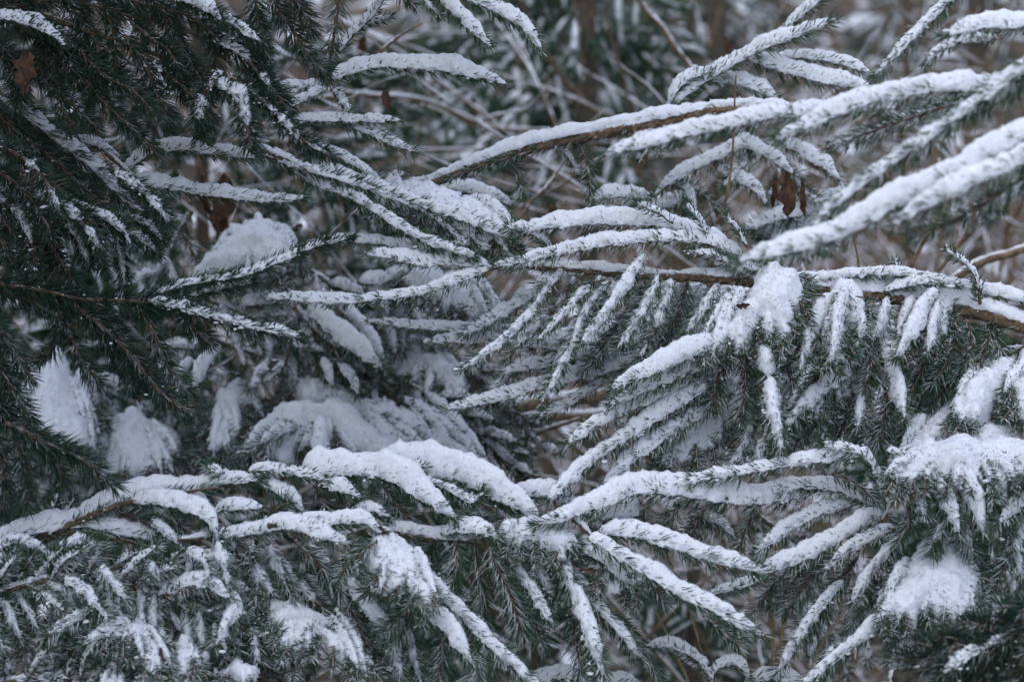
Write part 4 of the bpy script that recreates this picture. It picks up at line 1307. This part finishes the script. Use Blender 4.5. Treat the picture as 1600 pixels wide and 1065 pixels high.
# trees behind: tree x depth trunkradius y0 y1 | label   then auto lines as boughs
TREES = '''
tree 918 5.2 16 -700 1500 | blurred spruce with a dark upright trunk at the top centre, snow on its drooping boughs
auto 90 27.2 14.95 0.43 .45 .3 4 0 45 : 918,-90 860,-50 780,20 700,110
auto 90 25.5 14.95 0.43 .45 .3 4 0 45 -.1 : 918,-20 850,40 770,120 660,215
auto 90 25.5 14.95 0.43 .45 .3 4 0 45 -.2 : 918,60 850,130 760,220 640,330
auto 90 27.2 14.95 0.39 .45 .3 4 0 45 .1 : 918,0 840,10 760,50 640,120
auto 80 27.2 14.95 0.43 .45 .3 4 0 45 : 920,-60 980,-20 1040,50 1090,140
auto 80 27.2 14.95 0.35 .45 .3 4 0 45 -.1 : 920,40 990,70 1050,130 1100,220
auto 80 27.2 14.95 0.30 .45 .3 4 0 45 .1 : 920,90 990,120 1070,150 1140,180
auto 80 28.9 14.95 0.30 .45 .3 4 0 45 -.2 : 920,130 950,200 980,260 1000,330
auto 80 28.9 14.95 0.39 .45 .3 4 0 45 -.2 : 920,110 890,170 860,240 830,320
auto 70 28.9 14.95 0.39 .45 .3 4 0 45 -.3 : 920,-40 905,10 900,60 890,110
auto 80 28.9 14.95 0.22 .45 .3 4 0 45 : 920,150 870,230 780,330 700,400
auto 80 28.9 14.95 0.22 .45 .3 4 0 45 : 920,200 980,280 1060,360 1140,420
pad 14 .8 .1 .0 : 885,32 905,22 922,45 918,85 908,88 903,62 890,55
tree -160 3.75 26 -900 1500 | dense spruce filling the background on the left, only its snowy inner boughs in view
auto 120 28.9 18.4 0.39 .45 .4 5 0 50 : -160,150 -20,190 120,260 260,350
auto 120 28.9 18.4 0.39 .45 .4 5 0 50 -.1 : -160,260 0,300 140,370 270,470
auto 120 28.9 18.4 0.39 .45 .4 5 0 50 : -160,360 0,410 160,480 300,580
auto 120 28.9 18.4 0.39 .45 .4 5 0 50 -.1 : -160,480 0,520 160,590 320,690
auto 120 28.9 18.4 0.39 .45 .4 5 0 50 : -160,580 0,630 180,690 340,790
auto 120 28.9 18.4 0.35 .45 .4 5 0 50 -.1 : -160,700 0,740 180,790 360,860
auto 120 28.9 18.4 0.39 .45 .4 5 0 50 .1 : -160,60 0,80 160,150 300,240
auto 110 30.599999999999998 18.4 0.30 .45 .4 5 0 50 .1 : -160,820 0,850 200,900 360,980
tree 330 4.1 11 -900 1500 | snow laden blurred spruce behind the sweeping arches of snow, left of centre
auto 110 28.9 16.099999999999998 0.48 .45 .3 5 0 50 : 330,120 400,150 500,210 600,290
auto 110 28.9 16.099999999999998 0.48 .45 .3 5 0 50 : 330,220 420,250 520,310 620,390
auto 110 28.9 16.099999999999998 0.48 .45 .3 5 0 50 : 330,320 430,350 540,410 650,490
auto 110 28.9 16.099999999999998 0.39 .45 .3 5 0 50 : 330,430 440,460 560,520 680,600
auto 110 28.9 16.099999999999998 0.39 .45 .3 5 0 50 : 330,530 440,570 570,630 700,700
auto 110 28.9 16.099999999999998 0.35 .45 .3 5 0 50 : 330,640 450,680 580,740 720,810
auto 110 28.9 16.099999999999998 0.35 .45 .3 5 0 50 : 330,740 450,780 580,840 700,920
auto 110 28.9 16.099999999999998 0.35 .45 .3 5 0 50 : 330,840 450,880 580,940 700,1020
auto 100 30.599999999999998 16.099999999999998 0.39 .45 .3 5 0 50 : 330,300 260,340 190,400 120,480
auto 100 30.599999999999998 16.099999999999998 0.39 .45 .3 5 0 50 : 330,450 250,500 180,560 110,640
auto 100 30.599999999999998 16.099999999999998 0.39 .45 .3 5 0 50 : 330,600 260,640 190,700 130,780
auto 100 30.599999999999998 16.099999999999998 0.39 .45 .3 5 0 50 .1 : 330,60 430,70 540,120 650,190
tree 760 3.9 20 560 1600 | small dark blurred spruce low behind the fingers hanging in the lower centre
auto 90 28.9 16.099999999999998 0.26 .45 .3 4 0 50 : 760,640 700,680 640,760 600,860
auto 90 28.9 16.099999999999998 0.26 .45 .3 4 0 50 : 760,720 710,790 650,880 600,980
auto 90 28.9 16.099999999999998 0.26 .45 .3 4 0 50 : 760,760 800,830 850,910 890,1010
auto 90 28.9 16.099999999999998 0.22 .45 .3 4 0 50 : 760,820 730,900 690,990 660,1080
auto 90 28.9 16.099999999999998 0.35 .45 .3 4 0 50 : 760,860 800,940 830,1020 840,1100
auto 70 28.9 16.099999999999998 0.22 .45 .3 4 0 50 : 760,600 720,620 690,660 670,700
tree 1080 4.2 14 860 1600 | little snow capped spruce far behind the dry stalks at the bottom centre
auto 70 20.4 14.95 0.57 .45 .4 3 0 50 : 1080,900 1040,915 1000,950 970,1000
auto 70 20.4 14.95 0.57 .45 .4 3 0 50 : 1080,930 1120,950 1150,990 1170,1040
auto 70 20.4 14.95 0.57 .45 .4 3 0 50 : 1080,970 1040,1000 1010,1050 990,1100
auto 70 20.4 14.95 0.52 .45 .4 3 0 50 : 1080,1000 1110,1040 1130,1080
auto 70 20.4 14.95 0.52 .45 .4 3 0 50 -.1 : 1080,890 1075,930 1065,980
tree 1640 3.5 24 -900 1500 | spruce just past the right edge, dusky boughs showing behind the bottom right sprays
auto 110 28.9 18.4 0.39 .45 .4 5 0 50 : 1640,640 1560,700 1480,780 1420,880
auto 110 28.9 18.4 0.39 .45 .4 5 0 50 : 1640,760 1560,820 1480,900 1430,1000
auto 110 28.9 18.4 0.35 .45 .4 5 0 50 : 1640,560 1540,600 1440,660 1340,750
auto 110 28.9 18.4 0.35 .45 .4 5 0 50 : 1640,880 1580,940 1540,1020 1500,1100

tree 1110 7 16 -700 1500 | far dark green conifer right of the blurred trunk at the top
auto 80 26 12 .3 .5 .3 4 0 45 : 1110,-60 1050,-20 1000,30 960,90
auto 80 26 12 .3 .5 .3 4 0 45 : 1110,-40 1160,0 1200,40 1240,100
auto 80 26 12 .3 .5 .3 4 0 45 : 1110,20 1050,60 1010,110 980,180
auto 80 26 12 .3 .5 .3 4 0 45 : 1110,40 1160,80 1200,130 1220,190
auto 80 26 12 .3 .5 .3 4 0 45 : 1110,100 1060,150 1020,210 1000,280
auto 80 26 12 .3 .5 .3 4 0 45 : 1110,120 1160,170 1200,220 1230,290
auto 80 26 12 .3 .5 .3 4 0 45 -.3 : 1110,-20 1110,40 1100,90 1110,150
tree 740 7.4 16 -700 1500 | far green conifer left of the blurred trunk, between the snowy fingers
auto 80 26 12 .3 .5 .3 4 0 45 : 740,-60 680,-10 640,40 600,100
auto 80 26 12 .3 .5 .3 4 0 45 : 740,-40 790,0 840,50 870,110
auto 80 26 12 .3 .5 .3 4 0 45 : 740,40 680,80 630,130 600,200
auto 80 26 12 .3 .5 .3 4 0 45 : 740,60 800,100 840,150 880,220
auto 80 26 12 .3 .5 .3 4 0 45 : 740,130 680,180 640,240 600,300
auto 80 26 12 .3 .5 .3 4 0 45 : 740,150 800,200 840,260 880,320
tree 1500 8.5 16 -700 1500 | farthest dark conifer behind the brush at the top right
auto 90 28 12 .3 .5 .3 4 0 45 : 1500,-60 1440,-20 1390,30 1340,90
auto 90 28 12 .3 .5 .3 4 0 45 : 1500,-40 1550,0 1600,40 1650,100
auto 90 28 12 .3 .5 .3 4 0 45 : 1500,20 1440,60 1390,110 1350,180
auto 90 28 12 .3 .5 .3 4 0 45 : 1500,40 1550,80 1600,130 1640,190
auto 90 28 12 .3 .5 .3 4 0 45 : 1500,110 1440,150 1390,210 1350,280
tree 860 6.6 14 -700 1500 | dark fir tree filling the gap just left of the blurred trunk
auto 90 20 14 .3 .5 .3 4 0 45 : 860,-80 800,-30 750,20 700,80
auto 90 20 14 .3 .5 .3 4 0 45 : 860,-60 920,-10 970,40 1010,100
auto 90 20 14 .3 .5 .3 4 0 45 : 860,0 800,50 750,100 710,170
auto 90 20 14 .3 .5 .3 4 0 45 : 860,30 930,80 980,130 1020,200
auto 90 20 14 .3 .5 .3 4 0 45 : 860,90 800,140 750,190 710,260
auto 90 20 14 .3 .5 .3 4 0 45 : 860,120 920,170 970,220 1010,290
auto 90 20 14 .3 .5 .3 4 0 45 -.3 : 860,-20 870,50 850,120 860,200
'''

def build_trees(text):
    blocks = []
    for line in text.strip().splitlines():
        line = line.strip()
        if not line or line[0] == '#': continue
        if line.startswith('tree'):
            h, lab = line.split('|')
            blocks.append((h.split()[1:], lab.strip(), []))
        else:
            blocks[-1][2].append(line)
    for h, lab, lines in blocks:
        x, d, tr, y0, y1 = [float(q) for q in h]
        rs = np.random.RandomState(int(abs(x)) + 5)
        base = at(x, y1, d)
        gz = ground_z(np.array([base[0]]), np.array([base[1]]))[0]
        base = np.array([base[0], base[1], gz - .08])
        top = at(x, y0, d)
        r = root('spruce_tree', base, lab, 'tree', 'spruce trees behind')
        zz = np.linspace(0, 1, 7)[:, None]
        Cp = base + (np.array([base[0], base[1] + .02, top[2]]) - base) * zz
        C, L = smooth_path(Cp, .04)
        C = C + np.stack([noise(C, .5, 5), noise(C, .5, 6), np.zeros(len(C))], 1) * .015
        mb = MB()
        tube(mb, C, tr * K * d * (1.25 - .5 * np.linspace(0, 1, len(C))), 14, .12, .03)
        mb.build('trunk', M_BARK, r)
        pads = MB()
        for line in lines:
            k, rest = line.split(' ', 1)
            hh, pt = rest.split(':')
            t = [float(q) for q in hh.split()]
            if k == 'pad':
                pad(pads, pts_of(pt), d + t[3], t[0] * .001, t[1], 5, t[2], 5.0)
                continue
            dz0 = t[9] if len(t) > 9 else 0
            st = pts_of(pt)
            # boughs come off the trunk itself and swing a little towards or away from the viewer
            n = len(st)
            bx = (Cp[0][0] / (K * d)) + 800
            st = [(st[0][0], st[0][1], 0)] + [(q[0], q[1], dz0 * (i + 1) / (n - 1)) for i, q in enumerate(st[1:])]
            mbs = (MB(), MB(), MB())
            Cc, _ = px_path(st, d, 0, .01)
            tube(mbs[0], Cc, t[6] * K * d * (1 - .6 * np.linspace(0, 1, len(Cc))), 6, .2, .01)
            for pts, R, s, p, tw, dz, f in auto_shoots(st, t[0], t[1], t[2], t[3], t[4], t[5], rs, t[8] if len(t) > 8 else 48, t[7] if len(t) > 7 else 0):
                make_shoot(r, pts, d, R, s, p, tw, dz + dz0 * f, M_NFAR, M_SNOW, True, 1.5, mbs)
            make_shoot(r, [(q[0], q[1], q[2]) for q in st[-3:]], d, t[2], t[3], t[4], 0, 0, M_NFAR, M_SNOW, True, 1.5, mbs)
            o = mbs[0].build('bough', M_BARK, r)
            q = mbs[1].build('needles', M_NFAR, o, smooth=False, origin=r['_o']); q['kind'] = 'stuff'
            mbs[2].build('snow', M_SNOW, o, origin=r['_o'])
        if pads.n: pads.build('snow_pillow', M_SNOW, r)

def roadside_spruce():
    """the tree the dark boughs on the left belong to: trunk and crown stand just outside the frame"""
    rs = np.random.RandomState(77)
    gz = ground_z(np.array([-1.45]), np.array([2.2]))[0]
    base = np.array([-1.45, 2.2, gz - .05])
    r = root('spruce_tree', base, 'big dark spruce at the left edge whose overhanging boughs shade the left side', 'tree', 'spruce trees behind')
    C, L = smooth_path(np.array([base, [-1.45, 2.2, 2.0], [-1.43, 2.22, 5.0]]), .05)
    mb = MB(); tube(mb, C, .10 - .06 * np.linspace(0, 1, len(C)), 14, .12, .03); mb.build('trunk', M_BARK, r)
    for i in range(70):
        z = 1.95 + (i / 70) * 2.2
        th = math.radians(rs.uniform(-88, 62))
        ln = (1.65 - .26 * (z - 2)) * rs.uniform(.75, 1.1)
        dr = np.array([math.cos(th), math.sin(th), 0])
        s0 = np.array([-1.45, 2.2, z])
        P = np.array([s0, s0 + dr * ln * .5 + [0, 0, -.02], s0 + dr * ln + [0, 0, -.12 * ln]])
        if ln * math.cos(th) > 1.5: continue
        mw, mn_, ms = MB(), MB(), MB()
        C, _ = smooth_path(P, .03)
        tube(mw, C, .011 - .007 * np.linspace(0, 1, len(C)), 6, .2, .01)
        T, S, V = frames(C)
        side = np.array([-dr[1], dr[0], 0])
        for f in np.arange(.15, 1.0, .075):
            c = C[int(f * (len(C) - 1))]
            for sg in (-1, 1):
                l2 = .42 * (1.15 - f) * rs.uniform(.8, 1.2) + .05
                v = unit(dr * .75 + side * sg + np.array([0, 0, -.28]))
                # keep the crown above what the camera sees
                e = c + v * l2
                C2, _ = smooth_path(np.array([c, (c + e) / 2 + [0, 0, .01], e]), .02)
                T2, S2, V2 = frames(C2)
                tube(mw, C2, .0022, 4)
                needles(mn_, C2, T2, S2, V2, .016, int(l2 * 520), rs, wid=.0013)
                snow_tube(ms, C2, T2, S2, V2, .016, .7, .35, rs, 8, i % 13)
        needles(mn_, C, T, S, V, .018, 160, rs, wid=.0013)
        o = mw.build('bough', M_BARK, r)
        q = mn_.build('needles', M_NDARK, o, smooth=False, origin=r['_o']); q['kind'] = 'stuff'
        ms.build('snow', M_SNOW, o, origin=r['_o'])
roadside_spruce()

# ------------------------------------------------------------------ bare shrubs, stalks, leaves, logs
def shrub(x, y, d, n, ln, rad, label, seed, mat_=None, spread=1.0, snow=.7, leaves=0, lean=0.0, name='bare_shrub', cat='shrub', group='bare snowy shrubs'):
    rs = np.random.RandomState(seed)
    base = at(x, y, d)
    base[2] = ground_z(np.array([base[0]]), np.array([base[1]]))[0] - .03
    top = at(x, y, d)
    r = root(name, base, label, cat, group)
    m = K * d
    H = max(.3, (top[2] - base[2]))
    twigs = []
    def grow(p, v, L, rr, lvl, mw, ms):
        k = 6
        P = [p]
        for i in range(k):
            v = unit(v + rs.randn(3) * .13 + np.array([0, 0, -.03 if lvl == 0 else .01]))
            p = p + v * L / k
            P.append(p)
        C, _ = smooth_path(np.array(P), .012 + .002 * d)
        tube(mw, C, rr * (1 - .65 * np.linspace(0, 1, len(C))), 5, .15, .01)
        T, S, V = frames(C)
        flat = 1 - abs(T[:, 2]).mean()
        if snow and flat > .18:
            snow_tube(ms, C + V * rr * .5, T, S, V, rr * 1.3 + .0015, snow * rs.uniform(.5, 1.4), .25, rs, 8, seed % 17)
        if lvl < 2:
            for i in range(rs.randint(3, 6)):
                j = rs.randint(2, k + 1)
                vv = unit(v * .7 + rs.randn(3) * np.array([.7, .5, .5]))
                grow(P[j], vv, L * rs.uniform(.35, .6), rr * .55, lvl + 1, mw, ms)
        twigs.append(P[-1])
    for i in range(n):
        mw, ms = MB(), MB()
        a = rs.uniform(-1, 1) * .9 * spread + lean
        v = unit(np.array([math.sin(a), rs.uniform(-.4, .4), math.cos(a) * .9]))
        b = base + np.array([rs.uniform(-.12, .12), rs.uniform(-.12, .12), 0])
        grow(b, v, H + ln * m * rs.uniform(.5, 1.2), rad * rs.uniform(.35, .8), 0, mw, ms)
        o = mw.build('stem', mat_ or M_BROWN, r)
        if ms.n: ms.build('snow', M_SNOW, o, origin=r['_o'])
    for i in range(leaves):
        p = twigs[rs.randint(len(twigs))]
        mb = MB(); leaf(mb, p, .035 * rs.uniform(.7, 1.4), rs)
        mb.build('dead_leaf', M_LEAF, r)
    return r

def leaf(mb, p, L, rs, dirn=None, curl=.5, wide=.42):
    """a curled dry leaf with a midrib fold, real thickness"""
    d = unit(dirn if dirn is not None else np.array([rs.uniform(-.5, .5), rs.uniform(-.4, .4), -1.0]))
    a = unit(np.cross(d, np.array([rs.uniform(-.4, .4), 1.0, .2]))); n = np.cross(d, a)
    nu, nv = 16, 9
    U, W = np.meshgrid(np.linspace(0, 1, nu), np.linspace(-1, 1, nv), indexing='ij')
    wd = wide * .62 * L * (np.clip(np.sin(U ** .8 * math.pi), 0, 1) ** .8) * (1 + .30 * np.sin(U * 17 + np.sign(W) * 1.3 + rs.rand() * 6) * np.abs(W) + .12 * rs.randn(nu, 1)) + .004 * L
    cu = curl * (1 + .5 * rs.randn())
    P = p + d * (U * L)[..., None] + a * (W * wd * np.cos(W * cu * 1.1))[..., None] + n * (np.abs(W) * wd * math.sin(cu) + .12 * L * np.sin(U * 3 * cu) + .03 * L * rs.randn(nu, nv))[..., None]
    P = P.reshape(-1, 3)
    P2 = P + n * .0007
    i = np.arange(nu - 1)[:, None] * nv; j = np.arange(nv - 1)[None]
    f = np.stack([i + j, i + j + 1, i + nv + j + 1, i + nv + j], -1).reshape(-1, 4)
    k = nu * nv
    bd = [(q, q + 1) for q in range(nv - 1)] + [((q) * nv + nv - 1, (q + 1) * nv + nv - 1) for q in range(nu - 1)] + \
         [(k - 1 - q, k - 2 - q) for q in range(nv - 1)] + [((nu - 1 - q) * nv, (nu - 2 - q) * nv) for q in range(nu - 1)]
    rim = np.array([[b, a_, a_ + k, b + k] for a_, b in bd])
    mb.add(np.vstack([P, P2]), None, np.vstack([f[:, ::-1], f + k, rim]))

def bar(name, label, cat, pts, d, r0, r1, mt, snow=0, group=None, k=8, tw=0, rough=.2):
    P = np.array(pts, float)
    C, L = px_path(pts, d, tw, .005)
    C = C + np.stack([noise(C, .04, 31 + q) for q in range(3)], 1) * min(r0 * K * d * .8, .004)
    r = root(name, C[0], label, cat, group)
    mw, ms = MB(), MB()
    u = np.linspace(0, 1, len(C))
    tube(mw, C, (r0 + (r1 - r0) * u) * K * d, k, rough, .008)
    o = mw.build('stem', mt, r)
    if snow:
        T, S, V = frames(C)
        snow_tube(ms, C + V * r0 * K * d * .5, T, S, V, r0 * 1.3 * K * d, snow, .15, R_, 10, 9)
        ms.build('snow', M_SNOW, o, origin=r['_o'])
    return r

build_dsl(FRONT)
build_dsl(MIDDLE)
build_dsl(LOWER)
build_dsl(BEHIND)
build_trees(TREES)

# thickets at the upper right and in the gaps
SH = [
 (1130, 480, 3.7, 3, 420, .009, 'fine brown brush just behind the slanting finger at the top', 1.2, 5),
 (1300, 420, 3.8, 8, 420, .009, 'fine brown brush filling the gap above the level blurred fingers', 1.2, 6),
 (1500, 480, 3.9, 8, 480, .009, 'dense fine brush with clinging leaves behind the curled upright tip', 1.3, 8),
 (1400, 520, 4.6, 9, 560, .012, 'crisscross brown brush between the blurred fingers and the middle branch', 1.3, 6),
 (1590, 420, 4.3, 8, 520, .010, 'brown brush hugging the right edge above the grey stick', 1.3, 5),
 (1180, 560, 5.0, 4, 500, .012, 'bare brown shrub behind the slanting finger, upper right of centre', .9, 4),
 (1330, 560, 4.4, 7, 480, .011, 'twiggy shrub with torn brown leaves behind the big blurred fingers', .8, 6),
 (1480, 600, 5.4, 8, 560, .014, 'tangled brown shrub with snow in its forks near the top right', 1.0, 5),
 (1620, 600, 4.8, 8, 560, .013, 'shrub crowding the right edge behind the curled upright tip', 1.0, 4),
 (1260, 600, 7.0, 9, 700, .022, 'distant grey brown thicket below the top edge, right of the blurred trunk', 1.1, 0),
 (1440, 600, 7.6, 9, 700, .024, 'farthest thicket of crossing stems in the top right background', 1.1, 0),
 (1560, 600, 6.4, 9, 700, .02, 'thicket of leaning stems behind the top right corner finger', 1.1, 0),
 (870, 700, 5.2, 3, 300, .006, 'low bare brush seen through the gap under the arched branch', 1.0, 3),
 (560, 600, 6.0, 2, 600, .008, 'brown brush glimpsed beyond the upright twig at the top', 1.1, 3),
 (900, 900, 3.9, 4, 260, .005, 'dark leafless bush in the gap left of the big drooping spray', 1.2, 2),
 (1250, 1150, 3.6, 5, 380, .004, 'brown shrub behind the dry stalks at the bottom right', .8, 4),
]
for q, (x, y, d, n, ln, rad, lab, sp, lv) in enumerate(SH):
    shrub(x, y, d, n, ln, rad, lab, 100 + q * 7, None, sp, .18, lv)

# thin things that stand among the boughs
bar('bare_twig', 'thin dark upright twig crossing the arched branch, right of top centre', 'twig', [(1120, 350), (1136, 300), (1145, 230), (1148, 170), (1150, 118)], 2.62, 2.2, 1.2, M_BROWN, 0, 'thin bare twigs', 6)
bar('bare_twig', 'long brown twig slanting through the top right corner of the centre gap', 'twig', [(985, -30), (1020, 30), (1060, 80), (1110, 150)], 3.6, 5, 3, M_BROWN, .3, 'thin bare twigs', 6)
bar('bare_twig', 'thick greyish stick sloping up to the right edge behind the middle branch', 'twig', [(1480, 440), (1540, 410), (1600, 388), (1680, 360)], 3.1, 7, 6, M_BROWN, .5, 'thin bare twigs', 8)
bar('bare_twig', 'dark forked twig rising above the middle branch right of the blurred fingers', 'twig', [(1415, 425), (1440, 385), (1462, 345), (1480, 300)], 3.0, 4, 1.5, M_BROWN, 0, 'thin bare twigs', 6)
bar('bare_twig', 'side fork of the dark twig above the middle branch', 'twig', [(1430, 398), (1410, 375), (1400, 350)], 3.0, 3, 1.2, M_BROWN, 0, 'thin bare twigs', 6)
bar('bare_twig', 'thin dark twig leaning right just before the curled upright tip', 'twig', [(1462, 430), (1495, 390), (1520, 340), (1540, 300)], 2.9, 3, 1.5, M_BROWN, 0, 'thin bare twigs', 6)
bar('bare_twig', 'thin straight twig below the tip of the thickest blurred finger', 'twig', [(1346, 440), (1340, 400), (1335, 372)], 2.8, 2.2, 1.5, M_BROWN, 0, 'thin bare twigs', 6)
bar('bare_twig', 'bare fork at the end of the gap under the arched branch', 'twig', [(810, 345), (835, 310), (862, 280), (885, 245)], 3.2, 3, 1.4, M_BROWN, .2, 'thin bare twigs', 6)
bar('bare_twig', 'reddish twig running right below the arched branch', 'twig', [(815, 325), (850, 300), (880, 290), (905, 265)], 3.2, 2.4, 1.2, M_BROWN, 0, 'thin bare twigs', 6)
bar('bare_twig', 'slim stick rising right in the dark gap below the centre', 'twig', [(730, 712), (800, 690), (860, 672), (905, 655)], 3.05, 5, 3, M_BROWN, .4, 'thin bare twigs', 7)
bar('bare_twig', 'thin brown twig at the upper left of the blurred spruce', 'twig', [(575, 100), (620, 60), (660, 35)], 3.0, 3, 2, M_BROWN, .2, 'thin bare twigs', 6)
bar('fallen_log', 'pale fallen log lying across the gap left of the big drooping spray', 'log', [(700, 648), (800, 636), (880, 625), (990, 612)], 3.4, 11, 9, M_BROWN, .5, None, 12)
bar('fallen_log', 'darker fallen log just below the pale one in the central gap', 'log', [(760, 668), (840, 655), (940, 648), (1010, 650)], 3.5, 8, 8, M_BROWN, .6, None, 12)
bar('fallen_log', 'dark log lying along the bottom right corner', 'log', [(1400, 1062), (1500, 1050), (1600, 1046), (1720, 1040)], 2.3, 16, 18, M_BARK, .4, None, 14)
bar('dead_sapling', 'dark forked dead stem standing below the broken orange twig at the bottom', 'sapling', [(832, 1120), (831, 1050), (832, 1000), (828, 950)], 2.6, 7, 4, M_BARK, 0, None, 9)
for q, (pts, rr, lab) in enumerate([
    ([(1205, 1110), (1208, 1040), (1206, 980), (1204, 930)], 4.2, 'thickest dry tan stalk between the two lower right fingers'),
    ([(1190, 1110), (1178, 1060), (1150, 1000), (1140, 960)], 2.6, 'dry tan stalk leaning left beside the thickest one'),
    ([(1215, 1040), (1222, 980), (1232, 920)], 2.2, 'slim dry stalk just right of the thickest one'),
    ([(1090, 1100), (1060, 1030), (1038, 980), (1022, 950)], 2.4, 'dry stalk leaning far left above the small curled finger'),
    ([(1110, 1080), (1098, 1030), (1088, 990), (1080, 960)], 2.6, 'knotty dry stalk left of the stalk group at the bottom'),
    ([(1250, 1100), (1280, 1010), (1330, 940), (1350, 900)], 2.4, 'long thin stalk slanting right under the whorl of fingers')]):
    bar('dry_stalk', lab, 'stalk', pts, 2.55 + .03 * q, rr, rr * .6, M_TAN, 0, 'dry stalks', 6, rough=.5)

def leaf_thing(x, y, d, L, label, dirn, seed, curl=.5, wide=.42, n=1):
    rs = np.random.RandomState(seed)
    p = at(x, y, d)
    mb = MB()
    leaf(mb, p, L * K * d, rs, np.array(dirn), curl, wide)
    o = mb.build('dead_leaf', M_LEAF, None, origin=p)
    o.location = p
    tag(o, label, 'leaf', 'dead brown leaves')
leaf_thing(42, 78, 2.33, 72, 'dark brown dead leaf hanging under the snowy finger in the top left corner', (-.1, .1, -1), 1, .3, .36)
leaf_thing(1228, 266, 2.70, 74, 'large torn brown leaf hanging below the blurred fingers, upper right', (.05, .1, -1), 2, .5, .34)
leaf_thing(1212, 275, 2.67, 52, 'small brown leaf left of the large torn one', (-.1, .1, -1), 3, .7, .3)
leaf_thing(1255, 280, 2.68, 62, 'narrow brown leaf right of the large torn one', (.1, .1, -1), 4, .7, .25)
leaf_thing(350, 270, 2.95, 118, 'long curled brown leaf standing behind the snowy mound at the left', (-.1, .1, -1), 5, .8, .24)
leaf_thing(318, 272, 2.98, 70, 'short brown leaf left of the long curled one', (.2, .1, -1), 6, .8, .3)
leaf_thing(1150, 478, 2.44, 22, 'tiny orange brown leaf scrap at the left of the thick snow pillow', (1, .1, .15), 7, .4, .4)
leaf_thing(582, 818, 2.30, 32, 'orange brown leaf scrap stuck on the broken twig end', (1, .1, -.6), 8, .3, .3)
leaf_thing(905, 889, 2.30, 30, 'dark red bud scale below the knot in the lower centre', (1, .1, 0), 9, .5, .3)
leaf_thing(862, 315, 3.1, 28, 'dark shrivelled leaf under the right half of the arched branch', (.2, 0, -1), 10, .7, .4)
leaf_thing(1130, 55, 3.7, 48, 'rusty leaf blurred against the thicket beside the slanting finger', (.2, 0, -1), 11, .6, .4)
leaf_thing(600, 140, 2.9, 34, 'shrivelled dark leaf right of the upright twig', (.2, 0, -1), 12, .7, .4)
leaf_thing(252, 1010, 2.24, 26, 'curled reddish leaf on the snow patch near the bottom left', (.3, -.3, -1), 13, .7, .3)
